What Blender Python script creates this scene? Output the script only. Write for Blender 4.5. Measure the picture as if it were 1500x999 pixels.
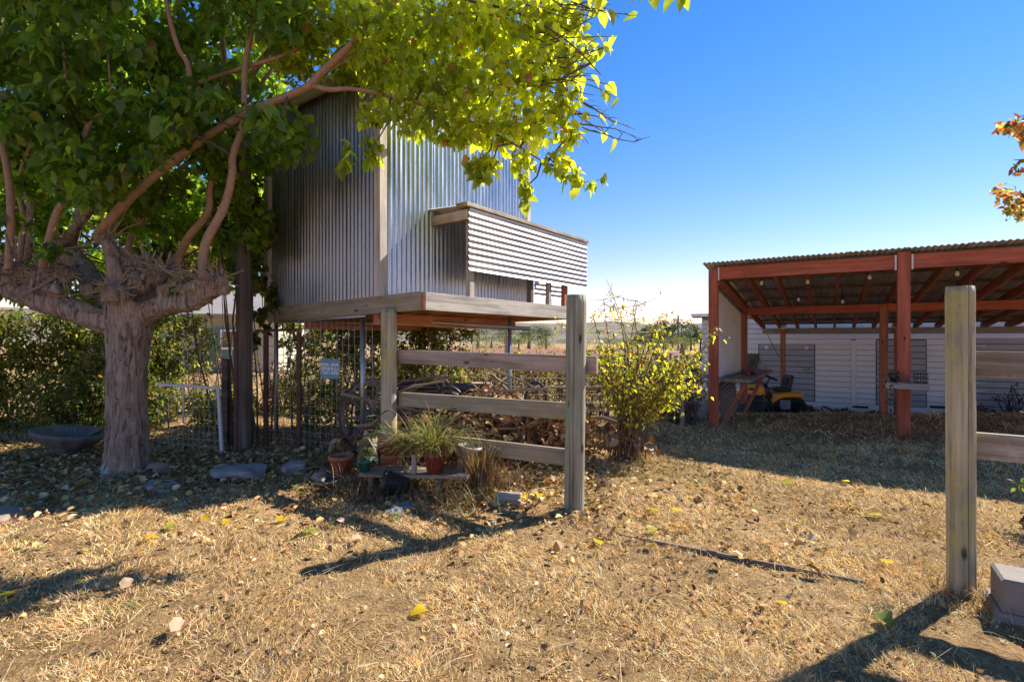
import bpy, bmesh, math, random
import numpy as np
from mathutils import Vector, Matrix, noise as mnoise
random.seed(11); rng = np.random.default_rng(11)
for o in list(bpy.data.objects): bpy.data.objects.remove(o)
S = bpy.context.scene; COL = S.collection
R = math.radians
# ------------------------------------------------------------------ camera
FPX, CXP, HY, CH = 740.0, 750.0, 494.0, 1.4      # focal length in photo pixels, centre column, horizon row, eye height
cd = bpy.data.cameras.new('camera'); cam = bpy.data.objects.new('camera', cd); COL.objects.link(cam)
cd.sensor_width = 36; cd.lens = FPX/1500*36; cd.shift_y = -5.5/1500; cd.clip_end = 5000; cd.clip_start = .05
cam.location = (0, 0, CH); cam.rotation_euler = (R(90), 0, 0); S.camera = cam
# ------------------------------------------------------------------ sky and sun
SUN_EL = R(41); SUN_DIR = Vector((.86*math.cos(SUN_EL), .51*math.cos(SUN_EL), math.sin(SUN_EL))).normalized()
wd = bpy.data.worlds.new('World'); S.world = wd; wd.use_nodes = True
nt = wd.node_tree; nt.nodes.clear()
sky = nt.nodes.new('ShaderNodeTexSky'); sky.sky_type = 'NISHITA'; sky.sun_disc = False
sky.sun_elevation = SUN_EL; sky.sun_rotation = math.atan2(SUN_DIR.x, SUN_DIR.y)
sky.air_density = 1.25; sky.dust_density = 0; sky.ozone_density = 4.5; sky.altitude = 300
bg = nt.nodes.new('ShaderNodeBackground'); bg.inputs['Strength'].default_value = .054
wo = nt.nodes.new('ShaderNodeOutputWorld')
hsv = nt.nodes.new('ShaderNodeHueSaturation'); hsv.inputs['Saturation'].default_value = 1.32
tint = nt.nodes.new('ShaderNodeMix'); tint.data_type = 'RGBA'; tint.blend_type = 'MULTIPLY'; tint.inputs[0].default_value = 1; tint.inputs[7].default_value = (1.20, .80, .90, 1)
nt.links.new(sky.outputs[0], hsv.inputs['Color']); nt.links.new(hsv.outputs[0], tint.inputs[6]); nt.links.new(tint.outputs[2], bg.inputs[0]); nt.links.new(bg.outputs[0], wo.inputs[0])
sl = bpy.data.lights.new('sun', 'SUN'); sl.energy = 2.85; sl.angle = R(.55); sl.color = (1, .93, .82)
so = bpy.data.objects.new('sun', sl); COL.objects.link(so)
so.rotation_euler = (-SUN_DIR).to_track_quat('-Z', 'Y').to_euler()
S.view_settings.view_transform = 'Standard'; S.view_settings.look = 'None'; S.view_settings.gamma = 1
S.view_settings.exposure = 1.9
S.cycles.diffuse_bounces = 8; S.cycles.max_bounces = 14
# ------------------------------------------------------------------ helpers
W = {}
I4 = Matrix.Identity(4)
def put(o, M=I4, parent=None):
    COL.objects.link(o)
    if parent is not None:
        o.parent = parent; o.matrix_parent_inverse = W[parent].inverted()
    o.matrix_basis = M; W[o] = M.copy(); return o
def tag(o, label, cat, group=None, kind=None):
    o['label'] = label
    if cat: o['category'] = cat
    if group: o['group'] = group
    if kind: o['kind'] = kind
    return o
def thing(name, label, cat, loc=(0, 0, 0), group=None, M=None):
    o = bpy.data.objects.new(name, None); o.empty_display_size = .1
    put(o, M if M is not None else Matrix.Translation(loc)); return tag(o, label, cat, group)
def mesh(V, F, mat=None, smooth=False, col=None, name='mesh'):
    me = bpy.data.meshes.new(name)
    if isinstance(F, np.ndarray):
        k = F.shape[1]; me.vertices.add(len(V)); me.vertices.foreach_set('co', np.asarray(V, np.float32).ravel())
        me.loops.add(F.size); me.loops.foreach_set('vertex_index', F.astype(np.int32).ravel())
        me.polygons.add(len(F)); me.polygons.foreach_set('loop_start', np.arange(0, F.size, k, dtype=np.int32))
        me.update(calc_edges=True)
    else: me.from_pydata([tuple(v) for v in V], [], F); me.update()
    if smooth: me.polygons.foreach_set('use_smooth', np.ones(len(me.polygons), bool))
    if col is not None:
        a = me.attributes.new('col', 'FLOAT_COLOR', 'POINT')
        a.data.foreach_set('color', np.concatenate([col, np.ones((len(col), 1))], 1).astype(np.float32).ravel())
    if mat: me.materials.append(mat)
    return me
def obj(name, me, M=I4, parent=None, mat=None):
    if mat is not None and not me.materials: me.materials.append(mat)
    return put(bpy.data.objects.new(name, me), M, parent)
def frame(o, x, z):
    x = Vector(x).normalized(); z = Vector(z); y = z.cross(x).normalized(); z = x.cross(y)
    return Matrix.Translation(o) @ Matrix((x, y, z)).transposed().to_4x4()
BOX = {}
def boxmesh(sx, sy, sz, mat, bev=.004):
    k = (round(sx, 3), round(sy, 3), round(sz, 3), mat.name, bev)
    if k in BOX: return BOX[k]
    bm = bmesh.new(); bmesh.ops.create_cube(bm, size=1)
    for v in bm.verts: v.co = (v.co.x*sx, v.co.y*sy, v.co.z*sz)
    b = min(bev, .3*min(sx, sy, sz))
    if b > 0: bmesh.ops.bevel(bm, geom=bm.edges[:], offset=b, segments=1, affect='EDGES')
    me = bpy.data.meshes.new('box'); bm.to_mesh(me); bm.free(); me.materials.append(mat); BOX[k] = me; return me
def box(name, size, M, mat, parent=None, bev=.004):
    return obj(name, boxmesh(*size, mat, bev), M, parent)
def beam(name, p0, p1, w, h, mat, parent=None, up=(0, 0, 1), bev=.004):
    p0, p1 = Vector(p0), Vector(p1); d = p1-p0
    return box(name, (d.length, w, h), frame((p0+p1)/2, d, up), mat, parent, bev)
def tube(pts, rad, seg=10, cap=True, jit=0, wob=None):
    pts = [Vector(p) for p in pts]; n = len(pts); V = []; F = []
    if not hasattr(rad, '__len__'): rad = [rad]*n
    ref = None
    for i, p in enumerate(pts):
        t = (pts[min(i+1, n-1)]-pts[max(i-1, 0)]).normalized()
        if ref is None: ref = t.cross(Vector((0, 0, 1)) if abs(t.z) < .9 else Vector((1, 0, 0))).normalized()
        ref = (ref-t*ref.dot(t)).normalized(); b = t.cross(ref)
        for k in range(seg):
            a = 2*math.pi*k/seg; r = rad[i]*(1+(random.uniform(-jit, jit) if jit else 0))
            if wob: r *= wob(a, i/(n-1))
            V.append(p+(ref*math.cos(a)+b*math.sin(a))*r)
    for i in range(n-1):
        for k in range(seg):
            k2 = (k+1) % seg; F.append((i*seg+k, i*seg+k2, (i+1)*seg+k2, (i+1)*seg+k))
    if cap: F += [tuple(range(seg))[::-1], tuple((n-1)*seg+k for k in range(seg))]
    return V, F
class MB:
    def __init__(s): s.V = []; s.F = []
    def add(s, VF):
        V, F = VF; o = len(s.V); s.V += list(V); s.F += [tuple(i+o for i in f) for f in F]; return s
    def box(s, c, sz):
        x, y, z = c; a, b, d = [q/2 for q in sz]
        V = [(x+i*a, y+j*b, z+k*d) for i in (-1, 1) for j in (-1, 1) for k in (-1, 1)]
        return s.add((V, [(0, 1, 3, 2), (4, 6, 7, 5), (0, 4, 5, 1), (2, 3, 7, 6), (0, 2, 6, 4), (1, 5, 7, 3)]))
    def build(s, name, mat, parent=None, M=I4, smooth=False, local=False):
        if parent is not None and not local: M = W[parent] @ M
        return obj(name, mesh(s.V, s.F, mat, smooth), M, parent)
def rod(name, p0, p1, r, mat, parent=None, seg=12, r1=None):
    """straight round bar, mesh in its own frame (x along the bar)"""
    p0, p1 = Vector(p0), Vector(p1); L = (p1-p0).length; d = p1-p0
    V, F = tube([(0, 0, 0), (L, 0, 0)], [r, r if r1 is None else r1], seg)
    me = mesh(V, F, mat)
    for p in me.polygons: p.use_smooth = len(p.vertices) == 4
    return obj(name, me, frame(p0, d, (0, 0, 1) if abs(d.normalized().z) < .95 else (0, 1, 0)), parent)
def lathe(prof, seg=24, wob=None):
    V = []; F = []; n = len(prof)
    for i, (r, z) in enumerate(prof):
        for k in range(seg):
            a = 2*math.pi*k/seg; q = r*(wob(a, i) if wob else 1); V.append((q*math.cos(a), q*math.sin(a), z))
    for i in range(n-1):
        for k in range(seg):
            k2 = (k+1) % seg; F.append((i*seg+k, i*seg+k2, (i+1)*seg+k2, (i+1)*seg+k))
    F += [tuple(range(seg))[::-1], tuple((n-1)*seg+k for k in range(seg))]
    return V, F
def at(px, py, d): return Vector(((px-CXP)/FPX*d, d, CH-(py-HY)/FPX*d))
def sst(a, b, x):
    t = np.clip((x-a)/(b-a), 0, 1); return t*t*(3-2*t)
def gz(x, y):
    """ground height"""
    x = np.asarray(x, float); y = np.asarray(y, float)
    z = -.66*sst(8.3, 14.2, y)*sst(.3, 4, x) - 2.3*sst(15, 52, y)
    z = z + .022*np.sin(x*1.3+y*.7)*np.sin(y*1.1-x*.4) + .010*np.sin(3.1*x+1)*np.sin(2.7*y)
    return z
def on(px, py):
    """ground point under a pixel (flat near ground)"""
    d = FPX*CH/(py-HY); x = (px-CXP)/FPX*d; return Vector((x, d, float(gz(x, d))))
# ------------------------------------------------------------------ materials
def newmat(name):
    m = bpy.data.materials.new(name); m.use_nodes = True; t = m.node_tree
    return m, t, t.nodes['Principled BSDF'], (lambda a, b: t.links.new(a, b))
def ramp(t, stops):
    r = t.nodes.new('ShaderNodeValToRGB'); e = r.color_ramp.elements
    while len(e) < len(stops): e.new(.5)
    for q, (p, c) in zip(e, stops): q.position = p; q.color = (*c, 1)
    return r
def noise_node(t, vec, scale, detail=6, rough=.6, dist=0):
    n = t.nodes.new('ShaderNodeTexNoise'); n.inputs['Scale'].default_value = scale; n.inputs['Detail'].default_value = detail
    n.inputs['Roughness'].default_value = rough; n.inputs['Distortion'].default_value = dist
    t.links.new(vec, n.inputs['Vector']); return n
def mapping(t, scale, src='Object', rnd=True):
    tc = t.nodes.new('ShaderNodeTexCoord'); mp = t.nodes.new('ShaderNodeMapping'); mp.inputs['Scale'].default_value = scale
    t.links.new(tc.outputs[src], mp.inputs['Vector'])
    if rnd:
        oi = t.nodes.new('ShaderNodeObjectInfo'); mu = t.nodes.new('ShaderNodeVectorMath'); mu.operation = 'SCALE'
        cb = t.nodes.new('ShaderNodeCombineXYZ')
        for i in range(3): t.links.new(oi.outputs['Random'], cb.inputs[i])
        t.links.new(cb.outputs[0], mu.inputs[0]); mu.inputs['Scale'].default_value = 37; t.links.new(mu.outputs[0], mp.inputs['Location'])
    return mp.outputs[0]
def mixc(t, a, b, f, mode='MIX'):
    m = t.nodes.new('ShaderNodeMix'); m.data_type = 'RGBA'; m.blend_type = mode
    for s, v in ((6, a), (7, b), (0, f)):
        if hasattr(v, 'is_output'): t.links.new(v, m.inputs[s])
        else: m.inputs[s].default_value = v if s == 0 else (*v, 1)
    return m.outputs[2]
def bump(t, h, bsdf, strength=.4, dist=.01):
    b = t.nodes.new('ShaderNodeBump'); b.inputs['Strength'].default_value = strength; b.inputs['Distance'].default_value = dist
    t.links.new(h, b.inputs['Height']); t.links.new(b.outputs[0], bsdf.inputs['Normal'])
def wood(name, c0, c1, c2, rough=.8, axis=0, patch=None, grain=26):
    """grain along local x (axis 0) or z (axis 2)"""
    m, t, b, L = newmat(name)
    sc = [grain]*3; sc[axis] = 1.1
    g = noise_node(t, mapping(t, sc), 1.0, 8, .65, .3)
    big = noise_node(t, mapping(t, (1.3, 5, 5) if axis == 0 else (5, 5, 1.3)), 1.2, 5, .6)
    r = ramp(t, [(.25, c0), (.5, c1), (.75, c2)]); L(g.outputs[0], r.inputs[0])
    r2 = ramp(t, [(.3, (.55, .55, .55)), (.55, (1, 1, 1)), (.8, (1.15, 1.1, 1.05))]); L(big.outputs[0], r2.inputs[0])
    c = mixc(t, r.outputs[0], r2.outputs[0], .85, 'MULTIPLY')
    kn = t.nodes.new('ShaderNodeTexVoronoi'); kn.inputs['Scale'].default_value = 1
    L(mapping(t, (2.2, 6, 6) if axis == 0 else (6, 6, 2.2)), kn.inputs['Vector'])
    rk = ramp(t, [(.05, (1, 1, 1)), (.11, (0, 0, 0))]); L(kn.outputs['Distance'], rk.inputs[0])
    c = mixc(t, c, tuple(q*.35 for q in c0), rk.outputs[0])
    if patch:
        pn = noise_node(t, mapping(t, (3, 3, 3)), 1.0, 6, .7); rp = ramp(t, [(.5, (0, 0, 0)), (.68, (1, 1, 1))]); L(pn.outputs[0], rp.inputs[0])
        c = mixc(t, c, patch, rp.outputs[0])
    L(c, b.inputs['Base Color']); b.inputs['Roughness'].default_value = rough; b.inputs['Specular IOR Level'].default_value = .25
    bump(t, g.outputs[0], b, .55, .006); return m
def paint(name, c, rough=.6, var=.25, dirt=(.25, .2, .15), dirtamt=.35, metal=0, sc=3, bumpy=.1):
    m, t, b, L = newmat(name); v = mapping(t, (sc, sc, sc))
    n = noise_node(t, v, 1, 8, .65); r = ramp(t, [(.3, tuple(q*(1-var) for q in c)), (.65, c)]); L(n.outputs[0], r.inputs[0])
    n2 = noise_node(t, v, 4.3, 8, .7); r2 = ramp(t, [(.52, (0, 0, 0)), (.75, (dirtamt,)*3)]); L(n2.outputs[0], r2.inputs[0])
    L(mixc(t, r.outputs[0], dirt, r2.outputs[0]), b.inputs['Base Color'])
    b.inputs['Roughness'].default_value = rough; b.inputs['Metallic'].default_value = metal
    if bumpy: bump(t, n2.outputs[0], b, bumpy, .01)
    return m
def galvanised(name, c=(.62, .65, .68), rough=.34, rust=.1, metal=.92):
    m, t, b, L = newmat(name); tc = mapping(t, (1, 1, 1))
    vo = t.nodes.new('ShaderNodeTexVoronoi'); vo.inputs['Scale'].default_value = 55; L(tc, vo.inputs['Vector'])
    st = noise_node(t, mapping(t, (9, 9, 1.2)), 1, 6, .6)
    r = ramp(t, [(.3, tuple(q*.62 for q in c)), (.7, c)]); L(st.outputs[0], r.inputs[0])
    hs = ramp(t, [(0, (.86, .86, .86)), (1, (1.08, 1.08, 1.08))]); L(vo.outputs['Color'], hs.inputs[0])
    cc = mixc(t, r.outputs[0], hs.outputs[0], .8, 'MULTIPLY')
    rn = noise_node(t, mapping(t, (5, 5, 2)), 1, 9, .75); rr = ramp(t, [(.66-.2*rust, (0, 0, 0)), (.78, (min(1, rust*4),)*3)]); L(rn.outputs[0], rr.inputs[0])
    L(mixc(t, cc, (.16, .08, .04), rr.outputs[0]), b.inputs['Base Color'])
    b.inputs['Metallic'].default_value = metal
    rg = ramp(t, [(.2, (rough-.08,)*3), (.8, (rough+.16,)*3)]); L(st.outputs[0], rg.inputs[0]); L(rg.outputs[0], b.inputs['Roughness'])
    return m
def leafmat(name, trans=.45, rough=.45, spec=.4, gain=1.0):
    m, t, b, L = newmat(name); a = t.nodes.new('ShaderNodeAttribute'); a.attribute_name = 'col'
    n = noise_node(t, mapping(t, (14, 14, 14), rnd=False), 1, 3, .6)
    r = ramp(t, [(.3, (.72, .72, .72)), (.7, (1.15, 1.15, 1.1))]); L(n.outputs[0], r.inputs[0])
    c = mixc(t, a.outputs['Color'], r.outputs[0], .8, 'MULTIPLY'); L(c, b.inputs['Base Color'])
    b.inputs['Roughness'].default_value = rough; b.inputs['Specular IOR Level'].default_value = spec
    if trans:
        tr = t.nodes.new('ShaderNodeBsdfTranslucent'); mx = t.nodes.new('ShaderNodeMixShader'); mx.inputs[0].default_value = trans
        L(mixc(t, c, (1.5*gain, 1.45*gain, .7*gain), 1, 'MULTIPLY'), tr.inputs['Color'])
        L(b.outputs[0], mx.inputs[1]); L(tr.outputs[0], mx.inputs[2])
        L(mx.outputs[0], t.nodes['Material Output'].inputs['Surface'])
    return m
M_post = wood('treated_post', (0.15, 0.13, 0.085), (0.44, 0.38, 0.25), (0.68, 0.60, 0.40), axis=0, patch=(0.46, 0.40, 0.14), grain=34)
M_postg = wood('green_post', (.11, .105, .07), (.30, .29, .205), (.46, .44, .32), axis=0, patch=(.25, .29, .20), grain=34)
M_board = wood('weathered_board', (0.216, 0.169, 0.135), (0.392, 0.304, 0.236), (0.567, 0.459, 0.365), grain=30)
M_board2 = wood('mossy_board', (0.189, 0.160, 0.109), (0.348, 0.290, 0.203), (0.507, 0.435, 0.304), grain=28, patch=(0.290, 0.246, 0.131))
M_board3 = wood('grey_brown_board', (0.140, 0.105, 0.077), (0.322, 0.252, 0.182), (0.588, 0.504, 0.406), grain=24, patch=(0.532, 0.476, 0.392))
M_grey = wood('grey_deck_wood', (0.221, 0.195, 0.163), (0.403, 0.358, 0.305), (0.585, 0.533, 0.468), grain=26)
M_corner = wood('pale_corner_wood', (0.325, 0.281, 0.237), (0.525, 0.469, 0.413), (0.688, 0.625, 0.562), grain=20)
M_joist = wood('fresh_joist', (0.270, 0.101, 0.047), (0.486, 0.209, 0.101), (0.648, 0.338, 0.176), grain=22)
M_deck = wood('deck_underside', (0.224, 0.098, 0.049), (0.392, 0.196, 0.105), (0.532, 0.280, 0.154), grain=18)
M_red = wood('redwood_stain', (.30, .065, .035), (.44, .115, .06), (.54, .17, .095), rough=.65, grain=26)
M_redd = wood('redwood_dark', (.25, .085, .05), (.38, .14, .08), (.5, .21, .125), rough=.7, grain=24)
M_dark = wood('dark_wood', (0.054, 0.045, 0.036), (0.126, 0.101, 0.081), (0.234, 0.189, 0.153), grain=22)
M_bench = wood('bench_wood', (0.140, 0.105, 0.077), (0.280, 0.217, 0.161), (0.420, 0.336, 0.252), grain=24)
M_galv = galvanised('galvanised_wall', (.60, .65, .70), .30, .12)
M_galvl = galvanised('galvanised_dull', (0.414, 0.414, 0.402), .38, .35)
M_galvb = galvanised('galvanised_bright', (.80, .80, .78), .42, .08, .55)
M_roofm = galvanised('galvanised_roof', (.84, .83, .81), .5, .05, .05)
M_pipe = paint('grey_pipe', (.45, .46, .47), .4, .3, metal=.75, sc=8)
M_rust = paint('rusted_steel', (.12, .06, .045), .8, .4, dirt=(.2, .08, .04), dirtamt=.7, sc=9)
M_wire = paint('wire', (.55, .56, .55), .5, .2, metal=.6)
M_white = paint('white_paint', (.86, .87, .88), .55, .10, dirt=(.4, .38, .35), dirtamt=.3, sc=2.5)
M_panel = paint('white_panel', (.82, .83, .82), .5, .14, dirt=(.4, .38, .34), dirtamt=.4, sc=2)
M_gdoor = paint('grey_door_paint', (.40, .425, .46), .55, .15, dirt=(.15, .14, .14), dirtamt=.3, sc=2.5)
M_gtrim = paint('grey_trim', (.27, .275, .27), .6, .2)
M_yel = paint('yellow_enamel', (.88, .36, .01), .28, .06, dirt=(.3, .18, .05), dirtamt=.15, sc=4, bumpy=0)
M_tub = paint('tub_plastic', (.07, .075, .085), .5, .3, dirt=(.2, .18, .15), dirtamt=.5, sc=6)
M_blk = paint('black_plastic', (.022, .022, .024), .45, .2, dirt=(.10, .09, .08), dirtamt=.35, sc=5)
M_tyre = paint('tyre_rubber', (.02, .02, .02), .8, .2, dirt=(.12, .10, .08), dirtamt=.4, sc=9)
M_terra = paint('terracotta', (.42, .15, .075), .8, .25, dirt=(.5, .38, .3), dirtamt=.5, sc=9)
M_redpot = paint('red_glaze', (.26, .055, .045), .4, .25, dirt=(.4, .3, .25), dirtamt=.4, sc=9)
M_teal = paint('teal_glaze', (.03, .16, .15), .3, .2, dirt=(.25, .25, .2), dirtamt=.4, sc=9)
M_bucket = paint('white_bucket', (.46, .43, .36), .6, .35, dirt=(.22, .16, .09), dirtamt=.9, sc=8)
M_stone = paint('grey_stone', (.36, .345, .32), .9, .5, dirt=(.16, .12, .08), dirtamt=.9, sc=7, bumpy=.6)
M_stone2 = paint('brown_stone', (.32, .25, .19), .85, .35, dirt=(.15, .12, .09), dirtamt=.6, sc=8, bumpy=.6)
M_conc = paint('concrete_block', (.27, .235, .20), .9, .25, dirt=(.2, .17, .14), dirtamt=.6, sc=12, bumpy=.5)
M_shell = paint('cast_stone', (.20, .185, .16), .85, .35, dirt=(0.115, 0.115, 0.092), dirtamt=.7, sc=8, bumpy=.5)
M_soil = paint('potting_soil', (.06, .042, .03), .95, .4, sc=20, bumpy=.6)
M_bulb = paint('opal_bulb', (.8, .8, .78), .25, .03, dirtamt=0)
M_bracket = paint('white_bracket', (.7, .71, .7), .45, .1)
M_hinge = paint('hinge_white', (.6, .62, .64), .45, .2)
M_bluesign = paint('sign_blue', (.16, .34, .45), .6, .2, dirt=(.5, .5, .45), dirtamt=.5, sc=20)
M_letter = paint('sign_white', (.78, .8, .78), .6, .1, dirtamt=.15, sc=20)
M_cord = paint('yellow_cord', (.45, .27, .05), .7, .2)
M_rooft = paint('far_red_roof', (.36, .15, .10), .85, .3, dirt=(.3, .22, .17), dirtamt=.5, sc=.8)
M_roofg = paint('far_grey_roof', (.30, .27, .25), .9, .2, sc=.8)
M_cream = paint('cream_wall', (.48, .44, .34), .85, .15, sc=.6)
M_green = paint('green_wall', (.13, .20, .17), .8, .15, sc=.6)
M_glass, _t, _b, _L = newmat('window_glass'); _b.inputs['Base Color'].default_value = (.03, .035, .04, 1); _b.inputs['Roughness'].default_value = .054
M_leaf = leafmat('mulberry_leaf', .57, .38, .5, 1.95)
M_leaf2 = leafmat('hedge_leaf', .45, .5, .3, 1.35)
M_shrubleaf = leafmat('shrub_leaf', .55, .45, .35, 1.5)
M_dry = leafmat('dry_leaf', .08, .85, .05)
M_grass = leafmat('grass_blade', .25, .75, .15)
M_twig = paint('twig_bark', (.12, .085, .06), .85, .3, sc=12)
M_redtwig = paint('shrub_stem', (.16, .085, .06), .8, .3, sc=12)
M_stick = paint('dry_stick', (.33, .24, .16), .85, .45, sc=7)
def barkmat():
    m, t, b, L = newmat('mulberry_bark'); v = mapping(t, (30, 30, 3.5), rnd=False)
    n = noise_node(t, v, 1, 9, .7, .8); n2 = noise_node(t, mapping(t, (4, 4, 4), rnd=False), 1, 7, .65)
    r = ramp(t, [(.36, (.07, .05, .04)), (.47, (.40, .305, .23)), (.68, (.68, .54, .43))]); L(n.outputs[0], r.inputs[0])
    r2 = ramp(t, [(.3, (.7, .62, .55)), (.6, (1, 1, 1)), (.75, (1.2, .95, .75))]); L(n2.outputs[0], r2.inputs[0])
    c = mixc(t, r.outputs[0], r2.outputs[0], .8, 'MULTIPLY')
    # flaking limewash round the foot of the trunk
    g = t.nodes.new('ShaderNodeNewGeometry'); sp = t.nodes.new('ShaderNodeSeparateXYZ'); L(g.outputs['Position'], sp.inputs[0])
    ad = t.nodes.new('ShaderNodeMath'); ad.operation = 'MULTIPLY_ADD'; L(n.outputs[0], ad.inputs[0]); ad.inputs[1].default_value = -.42; L(sp.outputs[2], ad.inputs[2])
    sx = t.nodes.new('ShaderNodeMath'); sx.operation = 'MULTIPLY_ADD'; L(sp.outputs[0], sx.inputs[0]); sx.inputs[1].default_value = .55; sx.inputs[2].default_value = 4.07*.55
    a2 = t.nodes.new('ShaderNodeMath'); a2.operation = 'ADD'; L(ad.outputs[0], a2.inputs[0]); L(sx.outputs[0], a2.inputs[1])
    rw = ramp(t, [(0, (.8, .8, .8)), (.02, (0, 0, 0))]); 
    a3 = t.nodes.new('ShaderNodeMath'); a3.operation = 'ADD'; L(a2.outputs[0], a3.inputs[0]); a3.inputs[1].default_value = .17; L(a3.outputs[0], rw.inputs[0])
    L(mixc(t, c, (.6, .58, .54), rw.outputs[0]), b.inputs['Base Color'])
    b.inputs['Roughness'].default_value = .9; b.inputs['Specular IOR Level'].default_value = .2
    bump(t, n.outputs[0], b, 1.0, .06); return m
M_bark = barkmat()
def shootmat():
    m, t, b, L = newmat('shoot_bark'); n = noise_node(t, mapping(t, (18, 18, 18), rnd=False), 1, 7, .65)
    n2 = noise_node(t, mapping(t, (2.2, 2.2, 2.2), rnd=False), 1, 3, .5)
    r = ramp(t, [(.3, (.24, .12, .06)), (.6, (.48, .235, .115)), (.8, (.58, .36, .21))]); L(n.outputs[0], r.inputs[0])
    L(mixc(t, r.outputs[0], (.23, .18, .13), n2.outputs[0]), b.inputs['Base Color']); b.inputs['Roughness'].default_value = .75
    bump(t, n.outputs[0], b, .4, .01); return m
M_shoot = shootmat()
def groundmat():
    m, t, b, L = newmat('dry_ground'); v = mapping(t, (1, 1, 1), rnd=False)
    n1 = noise_node(t, v, .9, 6, .6, .3); n2 = noise_node(t, v, 9, 9, .7); n3 = noise_node(t, v, 60, 5, .7)
    r = ramp(t, [(.3, (.18, .115, .06)), (.5, (.40, .265, .135)), (.7, (.58, .41, .225))]); L(n2.outputs[0], r.inputs[0])
    r1 = ramp(t, [(.3, (.7, .66, .6)), (.6, (1.1, 1.08, 1.02))]); L(n1.outputs[0], r1.inputs[0])
    r3 = ramp(t, [(.33, (.45, .43, .41)), (.6, (1.2, 1.18, 1.12))]); L(n3.outputs[0], r3.inputs[0])
    c = mixc(t, mixc(t, r.outputs[0], r1.outputs[0], 1, 'MULTIPLY'), r3.outputs[0], .9, 'MULTIPLY')
    L(c, b.inputs['Base Color']); b.inputs['Roughness'].default_value = .95; b.inputs['Specular IOR Level'].default_value = .1
    bump(t, n3.outputs[0], b, 1.0, .035); return m
M_ground = groundmat()
def hillmat():
    m, t, b, L = newmat('golden_hill'); v = mapping(t, (.02, .02, .02), rnd=False); n = noise_node(t, v, 1, 8, .65)
    r = ramp(t, [(.38, (.06, .07, .04)), (.5, (.16, .13, .08)), (.7, (.27, .2, .125))]); L(n.outputs[0], r.inputs[0]); L(r.outputs[0], b.inputs['Base Color'])
    b.inputs['Roughness'].default_value = 1; return m
M_hill = hillmat()
# ------------------------------------------------------------------ leaf and blade generators
def tmpl_heart():
    x = [0, .33, .68, 1.0]; V = [(q, 0, 0) for q in x] + [(-.10, .22, .05), (.20, .40, .11), (.58, .29, .08), (-.10, -.22, .05), (.20, -.40, .11), (.58, -.29, .08)]
    V = np.array(V, float); V[:, 2] -= .28*np.clip(V[:, 0], 0, 1)**2
    F = np.array([(0, 5, 4), (0, 1, 5), (1, 6, 5), (1, 2, 6), (2, 3, 6), (0, 7, 8), (0, 8, 1), (1, 8, 9), (1, 9, 2), (2, 9, 3)]); return V, F
def tmpl_oval():
    V = np.array([(0, 0, 0), (.5, 0, -.04), (1, 0, -.18), (.4, .24, .06), (.4, -.24, .06)], float)
    F = np.array([(0, 1, 3), (1, 2, 3), (0, 4, 1), (1, 4, 2)]); return V, F
def tmpl_curl():
    V = np.array([(0, 0, 0), (.5, 0, .10), (1, .08, .04), (.15, .3, .22), (.6, .3, .30), (.2, -.33, .10), (.65, -.25, .26)], float)
    F = np.array([(0, 1, 3), (1, 4, 3), (1, 2, 4), (0, 5, 1), (1, 5, 6), (1, 6, 2)]); return V, F
def tmpl_blade():
    V = np.array([(0, .5, 0), (0, -.5, 0), (.55, .35, .05), (.55, -.35, .05), (1, 0, -.08)], float)
    F = np.array([(0, 1, 2), (1, 3, 2), (2, 3, 4)]); return V, F
def orient(D, roll, up=np.array([0, 0, 1.])):
    D = D/np.linalg.norm(D, axis=1, keepdims=True)
    s = np.cross(np.broadcast_to(up, D.shape), D); ln = np.linalg.norm(s, axis=1, keepdims=True)
    s = np.where(ln < 1e-3, np.array([1., 0, 0]), s/np.maximum(ln, 1e-3)); n = np.cross(D, s)
    c, q = np.cos(roll)[:, None], np.sin(roll)[:, None]
    return D, s*c+n*q, n*c-s*q
def scatter(P, D, roll, size, cols, tm, width=None):
    """many leaves as arrays: positions P, axes D, sizes, colours"""
    TV, TF = tm; x, y, z = orient(D, roll); n = len(P); k = len(TV)
    w = size if width is None else width
    V = P[:, None, :] + TV[None, :, 0, None]*x[:, None]*size[:, None, None] + TV[None, :, 1, None]*y[:, None]*w[:, None, None] + TV[None, :, 2, None]*z[:, None]*size[:, None, None]
    F = TF[None]+(np.arange(n)*k)[:, None, None]
    return V.reshape(-1, 3), F.reshape(-1, 3), np.repeat(cols, k, 0)
def palette(n, cols, wts, jit=.2):
    c = np.array(cols)[rng.choice(len(cols), n, p=np.array(wts)/sum(wts))]
    return np.clip(c*(1+rng.normal(0, jit, (n, 1)))*(1+rng.normal(0, jit*.35, (n, 3))), .005, .95)
def ball(n, c, r, shell=.35):
    v = rng.normal(size=(n, 3)); v /= np.linalg.norm(v, axis=1, keepdims=True)
    return np.array(c)+v*np.array(r)*(rng.random((n, 1))**shell)
HEART, OVAL, CURL, BLADE = tmpl_heart(), tmpl_oval(), tmpl_curl(), tmpl_blade()
def foliage(name, parent, P, size, cols, tm, mat, droop=.5, spread=1.0, label=None):
    n = len(P); D = rng.normal(size=(n, 3))*spread; D[:, 2] -= droop*1.5
    V, F, C = scatter(P, D, rng.normal(0, .7, n), size, cols, tm)
    o = obj(name, mesh(V, F, mat, col=C), I4, parent); o['kind'] = 'stuff'; return o
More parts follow.
